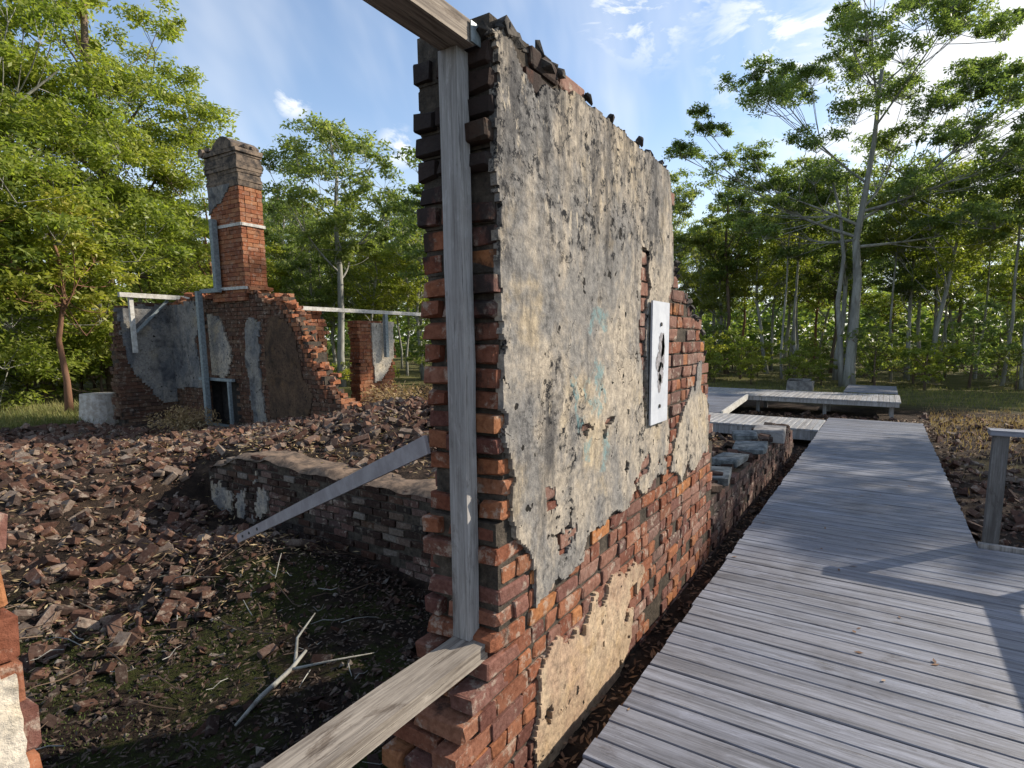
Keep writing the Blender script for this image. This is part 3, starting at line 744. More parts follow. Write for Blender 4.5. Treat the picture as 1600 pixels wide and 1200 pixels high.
mb = MB(); mb.box((-1.264, 1.56, 2.89), (-1.260, 1.61, 2.955)); mb.box((-1.33, 1.589, 2.89), (-1.266, 1.593, 2.955)); mb.obj('steel_bracket', M_galv, b1)
b2 = beam('sill_beam', .675, .738, .26, 1.575, -1.402, -1.252, 'rough pale grey timber sill running from the foot of the post towards the viewer', M_beam)

# sloping strut
strut = empty('sloping_brace', (-1.6, 1.66, 1.45), 'long grey flat brace sloping down from the back of the wall into the cellar', 'brace')
A = Vector((-1.585, 1.63, 1.475)); B = Vector((-5.25, 2.83, .0)); d = (B - A).normalized()
mb = MB(); mb.bar(A, B, .014, .078, up=(0, 0, 1)); mb.obj('board', M_strut, strut)
side = d.cross(Vector((0, 0, 1))).normalized()
for t in (.78, .86, .93):
    q_ = A + (B - A) * t - side * 0.0
    mb = MB(); s_ = 1 if side.y < 0 else -1
    mb.tube([q_ + side * s_ * .006, q_ + side * s_ * .016], [.014, .012], 8); mb.obj('bolt', M_bolt, strut)

# ================================================================ BOARDWALK
PITCH = .118
def plank_mesh(L, W=.111, T=.032, axis='X', mat=None):
    n = 8; mb = MB(); c = .004
    for i in range(n + 1):
        s = -L / 2 + L * i / n; jy = .0015 * nz(i * 1.3, L)
        for (a, b) in ((-W / 2, -T), (W / 2, -T), (W / 2, -c), (W / 2 - c, 0), (-W / 2 + c, 0), (-W / 2, -c)):
            v = (s, a + jy, b) if axis == 'X' else (a + jy, s, b); mb.v.append(v)
    for i in range(n):
        for k in range(6):
            a = i * 6 + k; b = i * 6 + (k + 1) % 6; f = (a, a + 6, b + 6, b); mb.f.append(f if axis == 'X' else f[::-1])
    e = (5, 4, 3, 2, 1, 0); e2 = tuple(n * 6 + k for k in range(6))
    mb.f += [e if axis != 'X' else e[::-1][::-1], e2]
    me = mb.mesh('plank', mat); return me
rp = random.Random(12)
walk = empty('boardwalk', (.3, 4, 0), 'long weathered grey plank boardwalk running beside the ruined wall', 'boardwalk')
pm_wide = plank_mesh(2.54, mat=M_deck); pm_nar = plank_mesh(1.63, mat=M_deck)
y = -2.0; 
while y < 12.42:
    wide = y < 5.16
    o = bpy.data.objects.new('plank', pm_wide if wide else pm_nar)
    xc = (-.905 + 1.63) / 2 if wide else (-.905 + .722) / 2
    place_child(o, walk, (xc + rp.uniform(-.008, .008), y, .3 + rp.uniform(-.002, .002)), (rp.uniform(-.004, .004), rp.uniform(-.001, .001) + (math.pi if False else 0), rp.uniform(-.0015, .0015)), (1, 1 + rp.uniform(-.02, .03), 1))
    y += PITCH
mb = MB()
for x_ in (-.82, -.1, .64): mb.box((x_ - .035, -2, .12), (x_ + .035, 12.45, .264))
for x_ in (1.1, 1.52): mb.box((x_ - .035, -2, .12), (x_ + .035, 5.2, .264))
mb.obj('joist', M_under, walk)
mb = MB()
for yy in np.arange(.5, 12.5, 1.9):
    for x_ in (-.7, .55): mb.box((x_ - .05, yy - .05, -.3), (x_ + .05, yy + .05, .12))
mb.obj('stump_footing', M_under, walk)
# branch walk turning left
br = empty('side_boardwalk', (-3, 11.3, 0), 'sunlit boardwalk arm turning left at the far end of the main walk', 'boardwalk')
pm_y = plank_mesh(1.42, axis='Y', mat=M_decky)
x = -.98
while x > -6.5:
    o = bpy.data.objects.new('plank', pm_y); place_child(o, br, (x, 11.32 + rp.uniform(-.01, .01), .303 + rp.uniform(-.002, .002)), (0, 0, rp.uniform(-.002, .002))); x -= PITCH
mb = MB(); mb.box((-6.5, 10.63, .1), (-.93, 10.68, .268)); mb.box((-6.5, 11.95, .1), (-.93, 12.0, .268)); mb.obj('edge_joist', M_post, br)
# raised deck behind
rd = empty('raised_boardwalk', (-2, 15.5, 0), 'higher grey plank deck crossing behind the leaf covered gap', 'boardwalk')
pm_r = plank_mesh(1.9, axis='Y', mat=M_decky); pm_b = plank_mesh(1.25, mat=M_deck)
x = -2.95
while x < .36:
    o = bpy.data.objects.new('plank', pm_r); place_child(o, rd, (x, 15.6, .47 + rp.uniform(-.002, .002))); x += PITCH
x = -3.09
while x > -8:
    o = bpy.data.objects.new('plank', pm_r); place_child(o, rd, (x, 15.6, .47 + rp.uniform(-.002, .002))); x -= PITCH
y = 16.65
while y < 19.0:
    o = bpy.data.objects.new('plank', pm_b); place_child(o, rd, (-.25, y, .52 + rp.uniform(-.002, .002))); y += PITCH
mb = MB(); mb.box((-8, 14.66, .345), (.38, 14.71, .435)); mb.box((-8, 16.49, .34), (.38, 16.53, .435)); mb.box((.33, 14.72, .34), (.37, 19, .43)); mb.box((-.87, 16.57, .36), (-.82, 19, .48)); mb.box((.34, 16.57, .44), (.37, 19, .485))
for xx in (-6, -4.4, -2.8, -1.2, .25):
    mb.box((xx - .04, 15.1, -.2), (xx + .04, 15.18, .43)); mb.box((xx - .05, 16.2, -.2), (xx + .05, 16.3, .43))
mb.obj('frame', M_post, rd)
# ramp between the two levels
rm = empty('boardwalk_ramp', (-3.8, 13.3, 0), 'pale sunlit ramp linking the side boardwalk to the raised deck', 'ramp')
pm_q = plank_mesh(1.7, mat=M_deck)
y = 12.12
while y < 14.6:
    t = (y - 12.1) / 2.5; o = bpy.data.objects.new('plank', pm_q); place_child(o, rm, (-3.85, y, .31 + .16 * t), (math.atan(.16 / 2.5), 0, 0)); y += PITCH
for x_ in (-2.98, -4.72): mb = MB(); mb.bar((x_, 12.05, .27), (x_, 14.62, .43), .045, .14); mb.obj('edge_board', M_white_beam, rm)
# railing
rail = empty('boardwalk_railing', (1.2, 5.2, .3), 'grey timber railing post and top rail at the right edge of the boardwalk', 'railing')
def rpost(x, y):
    mb = MB(); n = 5
    mb.box((x - .048, y - .045, .0), (x + .048, y + .045, 1.17)); mb.obj('post', M_rail, rail)
rpost(.815, 5.28); rpost(1.70, 5.28); rpost(1.70, 3.6); rpost(1.70, 1.9); rpost(1.70, .1)
mb = MB(); mb.box((.74, 5.21, 1.173), (1.78, 5.35, 1.213)); mb.obj('top_rail', M_deck, rail)
mb = MB(); mb.box((1.63, -.5, 1.173), (1.77, 5.207, 1.213)); mb.obj('top_rail', M_decky, rail)
mb = MB(); mb.box((.73, 5.18, .2), (1.64, 5.225, .325)); mb.obj('kick_board', M_post, rail)

# ================================================================ FAR RUIN
ruin = empty('ruined_room', (-12.5, 6.8, -.1), 'roofless brick room with grey plaster and a fireplace under the chimney', 'ruin')
XC, YW = -14.79, 6.8
WT = [(-14.9, 2.74), (-14.2, 2.78), (-13.2, 2.86), (-12.6, 2.9), (-11.4, 2.86), (-10.9, 2.72), (-10.5, 2.62), (-10.1, 2.42), (-9.85, 2.1), (-9.68, 1.8), (-9.5, 1.45), (-9.2, 1.05), (-8.95, .8), (-8.6, .55), (-8.3, .3)]
wtop = lambda u: interp(u, WT) + (.16 * nz(u * 2.6, 3.3) + .12 * nz(u * 7, 1.1)) * (0 if -12.8 < u < -11.4 else 1)
rr = random.Random(21)
def column_wall(mb, axis, a0, a1, prof, off0, off1, hole=None, step=.25):
    a = a0
    while a < a1 - 1e-6:
        b = min(a + step, a1); t = prof((a + b) / 2); z0 = -.4
        if hole and hole[0] < (a + b) / 2 < hole[1]: z0 = hole[2]
        if t > z0:
            if axis == 'X': mb.box((a, off0, z0), (b, off1, t))
            else: mb.box((off0, a, z0), (off1, b, t))
        a = b
mb = MB(); fire = (-13.45, -12.1, 1.0)
column_wall(mb, 'X', -15.1, -8.3, lambda x: wtop(x) - .04, YW + .03, YW + .33, fire, .15)
mb.obj('mortar_core', M_mortar, ruin)
mb = MB(); mb.box((-13.55, YW + .34, -.3), (-12.0, YW + .9, 1.3)); mb.obj('fireplace_back', M_hearth, ruin)
mb = MB()
for xx in (-13.5, -12.15): mb.box((xx - .02, YW + .06, -.3), (xx + .06, YW + .33, 1.0))
mb.obj('hearth_side', M_hearth, ruin)
# bricks of the fireplace wall: front skin and both broken ends
endb = MB()
PW1 = [(-14.75, .75), (-14.75, 2.7), (-13.6, 2.75), (-13.45, 2.3), (-13.7, 1.9), (-13.6, 1.3), (-13.55, .8)]
PW2 = [(-13.35, 2.5), (-13.0, 2.45), (-12.6, 2.35), (-12.35, 1.8), (-12.3, 1.5), (-12.5, 1.1), (-13.2, 1.1), (-13.3, 1.7)]
PW3 = [(-11.6, .1), (-11.7, 1.0), (-11.75, 2.0), (-11.45, 2.4), (-11.2, 2.2), (-11.25, 1.0), (-11.15, .1)]
def mk(P, a=.07, f=2.5):
    return lambda u, v: inpoly(u + nz(u * f, v * f, 1) * a, v + nz(u * f, v * f, 5) * a, P)
PW4m = [(-11.0, .3), (-11.05, 1.6), (-10.9, 2.35), (-10.4, 2.3), (-10.0, 1.9), (-9.85, 1.2), (-9.6, .7), (-9.9, .3)]
masks = [mk(PW1), mk(PW2), mk(PW3), mk(PW4m, .12, 2.0)]
mb = MB(); 
for k in range(-2, 35):
    x = -14.8 + (.0 if k % 2 else .11); zc = (k + .5) * COURSE
    while x < -8.3:
        L = .235 if k % 2 else .118
        u = x + L / 2
        if zc < wtop(u) - .02 and not (fire[0] < u < fire[1] and zc < fire[2]) and not any(q_(u, zc) and q_(u - .1, zc) and q_(u + .1, zc) for q_ in masks):
            mb.box((x + .003, YW + rr.uniform(-.012, .012), zc - COURSE / 2 + .006), (x + L - .003, YW + .1, zc + COURSE / 2 - .006), .004, rr)
        x += L
    # toothed right-hand end
    xe = [a for a in np.arange(-8.2, -12.2, -.05) if wtop(a) > zc]
    if xe and zc > .1:
        for (ya, yb) in ((YW - .02, YW + .16), (YW + .18, YW + .35)):
            j = rr.uniform(-.14, .03); endb.box((xe[0] - .15, ya, zc - .04), (xe[0] + .02 + j, yb, zc + .037), .008, rr)
for i in range(150):
    x = rr.uniform(-15, -8.6); z = wtop(x); s = rr.uniform(.05, .11)
    brick_into(endb, (x, rr.uniform(YW, YW + .35), z + rr.uniform(-.05, .03)), (s * 2, s, s * .8), (rr.uniform(-.4, .4), rr.uniform(-.4, .4), rr.uniform(0, 3)), rr)
tag(mb.obj('brick', M_ruin_shade, ruin), kind='stuff')
tag(endb.obj('broken_edge_brick', M_ruin_brick, ruin), kind='stuff')  # broken edges take the brighter, sunlit brick tones
frW = lambda u, v, w: Vector((u, YW - w, v))
plaster_sheet('plaster', masks[0], -14.8, -13.3, .6, 2.9, frW, M_plaster_grey, ruin, .06, .03)
plaster_sheet('plaster', masks[1], -13.1, -12.2, 1.0, 2.5, frW, M_plaster, ruin, .05, .03)
plaster_sheet('plaster', masks[2], -11.9, -11.0, 0.0, 2.5, frW, M_plaster_grey, ruin, .05, .03)
PW4 = [(-11.0, .3), (-11.05, 1.6), (-10.9, 2.35), (-10.4, 2.3), (-10.0, 1.9), (-9.85, 1.2), (-9.6, .7), (-9.9, .3)]
plaster_sheet('plaster', mk(PW4, .12, 2.0), -11.2, -9.4, .1, 2.5, frW, M_dirt_render, ruin, .05, .02)
# left wall, facing +X
LP = [(5.66, .1), (5.70, 1.0), (5.74, 1.6), (5.80, 2.3), (5.88, 2.62), (6.2, 2.72), (6.8, 2.76)]
ltop = lambda y: interp(y, LP)
mb = MB(); column_wall(mb, 'Y', 5.7, 6.82, lambda y: ltop(y) - .03, XC - .33, XC - .03, None, .1); mb.obj('mortar_core', M_mortar, ruin)
PLL = [(5.72, 2.6), (6.2, 2.66), (6.86, 2.72), (6.86, .42), (6.5, .42), (6.32, .62), (6.25, .8), (6.1, .98), (5.95, 1.15), (5.86, 1.5), (5.8, 2.0)]
mL = mk(PLL, .05, 3)
mb = MB()
for k in range(-2, 33):
    y = 5.66 + (.0 if k % 2 else .11); zc = (k + .5) * COURSE
    while y < 6.8:
        L = .235; u = y + L / 2
        if zc < ltop(u) - .01 and not (mL(u, zc) and mL(u - .12, zc) and mL(u + .12, zc)):
            mb.box((XC - .1, y + .003, zc - COURSE / 2 + .006), (XC + rr.uniform(-.012, .012), y + L - .003, zc + COURSE / 2 - .006), .004, rr)
        y += L
    ys_ = [a for a in np.arange(5.0, 6.8, .03) if ltop(a) > zc]
    if ys_:
        for xa in (XC - .35, XC - .17): mb.box((xa, ys_[0] - rr.uniform(0, .1), zc - .04), (xa + .16, ys_[0] + .12, zc + .037), .008, rr)
tag(mb.obj('brick', M_ruin_shade, ruin), kind='stuff')
frL = lambda u, v, w: Vector((XC + w, u, v))
plaster_sheet('plaster', mL, 5.6, 6.79, .3, 2.72, frL, M_plaster_grey, ruin, .05, .03)

# pillars of the far room
def pillar(name, x, y0, y1, top, label, plaster=None, ragged=.08):
    r = empty(name, (x - .17, (y0 + y1) / 2, -.2), label, 'wall')
    mb = MB(); mb.box((x - .32, y0 + .05, -.4), (x - .03, y1 - .08, top - .1)); mb.obj('mortar_core', M_mortar, r)
    mb = MB(); z = -.3; k = 0
    while z < top - .02:
        j0 = rr.uniform(-.02, ragged * .6); j1 = rr.uniform(-ragged * 1.4, ragged * .6)
        zt = z + COURSE - .01
        cut = .0 if z < top - .3 else (z - top + .3) * .6
        a, b = y0 + j0, y1 + j1 - cut
        for xa, xb in ((x - .35, x - .18), (x - .17, x)):
            yy = a
            while yy < b - .03:
                L = rr.choice([.11, .22]); ye_ = min(yy + L, b); mb.box((xa, yy + .005, z), (xb + rr.uniform(-.01, .01), ye_ - .005, zt), .005, rr); yy = ye_
        z += COURSE; k += 1
    tag(mb.obj('brick', M_ruin_brick, r), kind='stuff')
    if plaster:
        plaster_sheet('plaster', mk(plaster, .04, 3), y0, y1 + .1, .3, top, lambda u, v, w: Vector((x + w, u, v)), M_plaster_pale, r, .04, .03)
    return r
pillar('broken_wall_pier', -11.0, 7.78, 8.28, 2.5, 'narrow ragged brick pier just right of the stepped fireplace wall')
pillar('plastered_wall_pier', -11.0, 9.1, 10.25, 2.35, 'orange brick pier with a pointed cream plaster patch farthest right in the ruin', [(9.5, 2.3), (10.2, 2.35), (10.2, 1.45), (9.75, .85), (9.55, .82), (9.5, 1.4)])

# chimney
chim = empty('chimney', (-12.1, 7.02, 2.8), 'tall red brick chimney with a corbelled dark crown rising over the fireplace', 'chimney')
CX0, CX1, CY0, CY1 = -12.68, -11.56, 6.78, 7.26
mb = MB(); mb.box((CX0 + .04, CY0 + .04, 2.5), (CX1 - .04, CY1 - .04, 5.6)); mb.obj('mortar_core', M_mortar, chim)
mb = MB(); crown = MB()
def ring(mbx, z, x0, x1, y0, y1, h, sh, jit=.006, D=.11, skip=0):
    def run(a0, a1, f):
        a = a0 + (sh if sh else 0)
        if sh: f(a0, a)
        while a < a1 - .02:
            b = min(a + .23, a1); f(a, b); a = b
    def bx_(p0, p1):
        if skip and rr.random() < skip: return
        o_ = rr.uniform(-jit, jit); mbx.box((p0[0] + (o_ if abs(p1[0]-p0[0]) < .12 else 0), p0[1] + (o_ if abs(p1[1]-p0[1]) < .12 else 0), z), (p1[0] + (o_ if abs(p1[0]-p0[0]) < .12 else 0), p1[1] + (o_ if abs(p1[1]-p0[1]) < .12 else 0), z + h), .002, rr)
    run(x0, x1, lambda a, b: bx_((a + .004, y0), (b - .004, y0 + D - .002)))
    run(x0, x1, lambda a, b: bx_((a + .004, y1 - D + .002), (b - .004, y1)))
    run(y0 + D, y1 - D, lambda a, b: bx_((x1 - D, a + .004), (x1, b - .004)))
    run(y0 + D, y1 - D, lambda a, b: bx_((x0, a + .004), (x0 + D, b - .004)))
z = 2.7; k = 0
while z < 5.0:
    e = .05 * smooth01(3.0, 2.75, z)
    ring(mb, z, CX0 - e, CX1 + e, CY0 - e, CY1 + e, COURSE - .009, .115 if k % 2 else 0); z += COURSE; k += 1
tag(mb.obj('brick', M_ruin_brick, chim), kind='stuff')
PCH = [(-12.7, 4.55), (-12.2, 4.75), (-11.75, 5.15), (-12.7, 5.15)]
plaster_sheet('plaster', mk(PCH, .04, 4), -12.68, -11.6, 4.4, 5.08, lambda u, v, w: Vector((u, CY0 - w, v)), M_plaster_grey, chim, .04, .02)
M_crown = make_plain('weathered_chimney_render', (.035, .030, .027), (.22, .165, .12), 7, .95, 0, .8)
prof = [(.04, .10), (.05, .07), (.0, .10), (.03, .06), (.08, .09), (.10, .06), (.05, .12), (.07, .06), (.12, .08)]
for e, h in prof:
    e *= .42
    crown.box((CX0 - e, CY0 - e, z), (CX1 + e, CY1 + e, z + h - .004), .012, rr); z += h
zc0 = z
crown.obj('crown', M_crown, chim)
mb = MB()   # broken pots and scrolls left on the crown
def arch(x0, x1, hgt, y0, y1):
    n = 8; n0 = len(mb.v)
    for i in range(n + 1):
        t = i / n; x = x0 + (x1 - x0) * t; hh = hgt * math.sin(math.pi * (.12 + .76 * t)) 
        mb.v += [(x, y0, zc0 - .01), (x, y0, zc0 + hh), (x, y1, zc0 + hh), (x, y1, zc0 - .01)]
    for i in range(n):
        for q_ in range(3): a = n0 + i * 4 + q_; mb.f.append((a, a + 4, a + 5, a + 1))
    mb.f += [(n0 + 3, n0 + 2, n0 + 1, n0), (n0 + n * 4, n0 + n * 4 + 1, n0 + n * 4 + 2, n0 + n * 4 + 3)]
arch(-12.30, -11.62, .24, 6.72, 7.3)
mb.tube([(-12.74, 6.7, zc0 + .03), (-12.74, 7.3, zc0 + .03)], [.09, .09], 10)
mb.box((-12.66, 6.74, zc0 - .01), (-12.3, 7.26, zc0 + .05), .015, rr)
for i in range(14): brick_into(mb, (rr.uniform(-12.6, -11.6), rr.uniform(6.75, 7.25), zc0 + .05), (.2, .1, .07), (rr.uniform(-.2, .2), rr.uniform(-.2, .2), rr.uniform(0, 3)), rr)
mb.obj('broken_cap', M_crown, chim)
for k, zb in enumerate((4.22, 2.93)):
    mb = MB(); e = .02
    e2 = .05 if k else .0
    mb.box((CX0 - e - e2, CY0 - e - e2, zb), (CX1 + e + e2, CY0 - e2 - .004, zb + .06)); mb.box((CX1 + .004 + e2, CY0 - e2, zb), (CX1 + e + e2 + .01, CY1 + e + e2, zb + .06)); mb.box((CX0 - e - e2, CY1 + .004 + e2, zb), (CX1 + e2, CY1 + e + e2, zb + .06)); mb.box((CX0 - e - e2, CY0, zb), (CX0 - .004 - e2, CY1, zb + .06))
    mb.obj('steel_band', M_white_beam, chim)
# steel props in front of the fireplace
prop = empty('steel_prop_frame', (-12.8, 6.6, 0), 'blue grey steel frame propping the fireplace and chimney', 'frame')
def sbar(a, b, name='steel_member', w=.085, mat=M_galv, par=None):
    mb = MB(); mb.bar(a, b, w, w, up=(0, 1, 0) if abs((Vector(b) - Vector(a)).normalized().z) > .7 else (0, 0, 1)); return mb.obj(name, mat, par or prop)
sbar((-12.95, 6.55, -.1), (-12.95, 6.55, 2.93), 'upright', .10); sbar((-12.95, 6.62, 2.93), (-12.25, 6.62, 2.93), 'cross_bar'); sbar((-12.42, 6.68, 2.98), (-12.42, 6.68, 4.4), 'upright', .11)
sbar((-13.4, 6.66, 1.02), (-12.05, 6.66, 1.02), 'cross_bar', .06); sbar((-12.12, 6.6, .0), (-12.12, 6.6, 1.0), 'upright', .06); sbar((-12.9, 6.58, .02), (-12.05, 6.58, .02), 'cross_bar', .06)
# white timber caps along the ruin
wb = empty('pale_prop_beam', (-14.6, 6.4, 2.9), 'pale painted beam with its short upright at the left end of the ruin', 'beam')
sbar((-14.55, 5.72, 2.87), (-14.55, 7.45, 2.87), 'top_rail', .10, M_white_beam, wb); sbar((-14.6, 5.95, 2.82), (-14.6, 5.95, 1.6), 'upright', .08, M_white_beam, wb)
sbar((-14.62, 6.0, 2.05), (-14.62, 6.7, 2.8), 'brace', .05, M_galv, wb)
wb = empty('long_pale_beam', (-10.9, 9.2, 2.55), 'long thin pale beam spanning from the stepped wall over to the plastered pier', 'beam')
sbar((-10.85, 7.3, 2.56), (-10.85, 11.4, 2.56), 'top_rail', .085, M_white_beam, wb); sbar((-10.85, 9.83, 2.52), (-10.85, 9.83, 1.45), 'upright', .09, M_galv, wb)

# stump, block
def stump(x, y, r, h, label):
    mb = MB(); n = 18; P = []
    zb = ground_h(x, y) - .1
    for j, t in enumerate((0, .25, .6, 1)):
        for i in range(n):
            a = 2 * math.pi * i / n; rad = r * (1.12 - .2 * t + .08 * nz(math.cos(a) * 2, math.sin(a) * 2, t * .3 + x))
            mb.v.append((x + rad * math.cos(a), y + rad * math.sin(a), zb + t * (h + .1) + (.04 * nz(i, 3) if j == 3 else 0)))
    for j in range(3):
        for i in range(n): a = j * n + i; b = j * n + (i + 1) % n; mb.f.append((a, b, b + n, a + n))
    mb.f.append(tuple(3 * n + i for i in range(n)))
    o = mb.obj('tree_stump', M_stump, None); tag(o, label, 'stump'); return o
stump(-16.0, 5.68, .36, .68, 'pale grey cut tree stump left of the ruined room')
mb = MB(); mb.box((-3.05, 21.6, -.1), (-2.15, 22.1, .40), .03, rr); mb.box((-2.98, 21.65, .40), (-2.25, 22.05, .47), .03, rr)
tag(mb.obj('concrete_block', M_concrete), 'squat grey concrete block beyond the raised deck', 'block')

# ================================================================ RUBBLE
def rub_zone(n, fx, dens, rnd, size=(1, 1)):
    out = []
    while len(out) < n:
        x, y = fx(rnd)
        if rnd.random() > dens(x, y): continue
        u = rnd.random()
        if u < .20: s = (.22, .105, .072)
        elif u < .48: s = (rnd.uniform(.09, .16), .10, .07)
        else: s = (rnd.uniform(.04, .11), rnd.uniform(.04, .08), rnd.uniform(.03, .06))
        k = rnd.uniform(*size); s = tuple(a * k for a in s)
        z = ground_h(x, y) + s[2] * rnd.uniform(-.35, .6)
        tilt = .8
        out.append(((x, y, z), s, (rnd.uniform(-tilt, tilt), rnd.uniform(-tilt, tilt), rnd.uniform(0, 6.28))))
    return out
def in_view(x, y):
    a = math.degrees(math.atan2(-x, y)); return -14 < a < 80
ru = random.Random(77)
def heap(name, label, items, kind, nparts, mat, loc):
    r = empty(name, loc, label, 'rubble')
    items = sorted(items, key=lambda t: -(t[1][0] / (Vector(t[0]) - CAMP).length))
    for c_, s_, r_ in items[:nparts]: brick_obj(kind, r, c_, s_, r_, ru, s_[0] < .12 or ru.random() < .3)
    mb = MB()
    for c_, s_, r_ in items[nparts:]: brick_into(mb, c_, s_, r_, ru, False, True) if s_[0] < .14 or (Vector(c_) - CAMP).length < 7 and ru.random() < .3 else brick_into(mb, c_, s_, r_, ru, True)
    if mb.v: tag(mb.obj('brick_rubble', mat, r), kind='stuff')
    return r
# left rubble field and slope
it = rub_zone(4200, lambda r: (r.uniform(-15.5, -5.0), r.uniform(-.5, 6.6)), lambda x, y: 1.0 if in_view(x, y) and not (x > -8.1 and y > 3.85) and not (x < -13 and y > 5.5) else 0, ru, (.25, .5)) + rub_zone(3600, lambda r: (r.uniform(-15.5, -5.2), r.uniform(-.5, 6.6)), lambda x, y: 1.0 if in_view(x, y) and not (x > -8.1 and y > 3.85) and not (x < -13 and y > 5.5) and x < -5.2 - 1.4 * nz(x, y) else 0, ru)
heap('rubble_field', 'wide slope of broken red bricks on the left of the sunken room', it, 'rubble', 290, M_rubble, (-9, 2, -.1))
it = rub_zone(1400, lambda r: (r.gauss(-7.2, 2.2), r.gauss(6.2, 1.5)), lambda x, y: 1.0 if y > 4.35 and x < -2 and not (x < -9.0 and y > 6.6) and y < 10.5 else 0, ru, (.25, .5)) + rub_zone(2300, lambda r: (r.gauss(-7.2, 2.2), r.gauss(6.2, 1.5)), lambda x, y: 1.0 if y > 4.35 and x < -2 and not (x < -9.0 and y > 6.6) and y < 10.5 else 0, ru)
heap('rubble_heap', 'sunlit heap of broken bricks between the cellar wall and the ruined room', it, 'rubble', 200, M_rubble, (-6.5, 6.5, .2))
it = rub_zone(3600, lambda r: (r.uniform(-6.2, -1.65), r.uniform(.0, 3.9)), lambda x, y: .35 + .65 * (nz(x * .9, y * .9, 2) > 0), ru, (.28, .68))
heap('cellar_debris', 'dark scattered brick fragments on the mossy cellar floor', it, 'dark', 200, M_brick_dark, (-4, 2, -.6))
it = rub_zone(1700, lambda r: (r.uniform(.85, 7.5), r.uniform(5.4, 17)), lambda x, y: (1.0 if y < 10 else .45) if x > .85 and math.degrees(math.atan2(x, y)) < 16 else 0, ru, (.5, 1.0))
heap('roadside_rubble', 'brown brick rubble lying on the ground right of the boardwalk', it, 'rubble', 150, M_rubble, (2.5, 8, 0))
it = rub_zone(420, lambda r: (r.uniform(-5.5, -1.7), r.uniform(4.7, 10.4)), lambda x, y: 1, ru, (.6, 1.0)) + rub_zone(120, lambda r: (r.uniform(-1.18, -.95), r.uniform(5, 10.4)), lambda x, y: 1, ru, (.4, .8)) + rub_zone(260, lambda r: (r.uniform(-3, .8), r.uniform(12.5, 15)), lambda x, y: 1, ru, (.5, 1))
heap('inner_rubble', 'shaded brick and stone rubble behind the low wall by the side boardwalk', it, 'dark', 60, M_rubble, (-3, 7.5, 0))

# leaf litter, moss tufts, grass: uncountable
def scatter_leaves(name, n, fx, L, W, mat, zoff=.01, flat=.5, rnd=None, stand=False, label=None, cat=None):
    rng = np.random.default_rng(abs(hash(name)) % 1000 if False else len(name) * 7 + n % 97)
    r_ = random.Random(len(name) + n)
    pts = [fx(r_) for _ in range(n)]
    V = np.zeros((n, 4, 3)); 
    for i, (x, y, *zz) in enumerate(pts):
        z = (zz[0] if zz else ground_h(x, y)) + r_.uniform(0, zoff)
        a = r_.uniform(0, 6.283); l = L * r_.uniform(.5, 1.3); w = W * r_.uniform(.6, 1.2)
        if stand:
            d = Vector((math.cos(a) * r_.uniform(.1, .6), math.sin(a) * r_.uniform(.1, .6), 1)).normalized()
        else: d = Vector((math.cos(a), math.sin(a), r_.uniform(-flat, flat) * .6)).normalized()
        s = d.cross(Vector((r_.uniform(-flat, flat), r_.uniform(-flat, flat), 1)) if not stand else Vector((math.sin(a + 1), math.cos(a), 0))).normalized() * w / 2
        p0 = Vector((x, y, z)); V[i, 0] = p0; V[i, 1] = p0 + d * l * .45 + s; V[i, 2] = p0 + d * l; V[i, 3] = p0 + d * l * .45 - s
    me = mesh_np(name, V.reshape(-1, 3), np.arange(n * 4), np.full(n, 4), mat)
    o = link(bpy.data.objects.new(name, me)); tag(o, label, cat, kind='stuff'); return o
scatter_leaves('leaf_litter', 9200, lambda r: (r.uniform(-7, -1.6), r.uniform(0, 3.9)), .05, .016, M_litter_shade, .03, .7, label='brown fallen leaves and twigs over the cellar floor', cat='leaf litter')
scatter_leaves('leaf_litter', 5200, lambda r: (r.uniform(.8, 7), r.uniform(5.2, 18)), .075, .028, M_litter, .05, .9, label='brown fallen leaves on the ground right of the boardwalk', cat='leaf litter')
scatter_leaves('leaf_litter', 2600, lambda r: (r.uniform(-1.2, -.86), r.uniform(.8, 10.5)), .055, .018, M_litter, .03, .8, label='fallen leaves in the dark gap between wall and boardwalk', cat='leaf litter')
scatter_leaves('leaf_litter', 9000, lambda r: (r.uniform(-14, -2), r.uniform(4.3, 9)) if r.random() < .6 else (r.uniform(-12, -5), r.uniform(.2, 5)), .08, .018, M_dry, .09, .9, label='dry straw and leaves caught on the rubble heap', cat='leaf litter')
scatter_leaves('leaf_litter', 3500, lambda r: (r.uniform(-7, 1), r.uniform(12.4, 14.7)), .08, .03, M_litter, .08, .9, label='leaves piled under the raised deck edge', cat='leaf litter')
scatter_leaves('fallen_leaves', 34, lambda r: (r.uniform(-.9, .7), 1.5 + 10.5 * r.random() ** 1.3, .303), .05, .018, M_litter, .003, .15, label='a few dry leaves lying on the boardwalk planks', cat='leaves')
scatter_leaves('moss', 5000, lambda r: ((lambda x, y: (x, y) if nz(x * .9, y * .9, 5) > -.02 else (-4.4 + r.gauss(0, .7), 1.2 + r.gauss(0, .5)))(r.uniform(-6.2, -2), r.uniform(.2, 3.6))), 0.022, .012, M_moss, .01, .5, stand=True, label='green moss tufts on the cellar floor', cat='moss')
scatter_leaves('dry_grass', 3500, lambda r: (1.0 + abs(r.gauss(0, 3.5)), r.gauss(14.5, 2.2)), .11, .012, M_dry, .02, stand=True, label='straw coloured dry grass right of the far boardwalk end', cat='grass')
scatter_leaves('grass', 16000, lambda r: (r.uniform(-16, 16), 18.8 + abs(r.gauss(0, 4.5))), .13, .02, M_grass, .02, stand=True, label='green grass strip in front of the forest', cat='grass')
scatter_leaves('grass', 9000, lambda r: (-15.6 - abs(r.gauss(0, 2.6)), r.uniform(2, 10)), .17, .018, M_grass, .02, stand=True, label='bright green grass at the foot of the left trees', cat='grass')

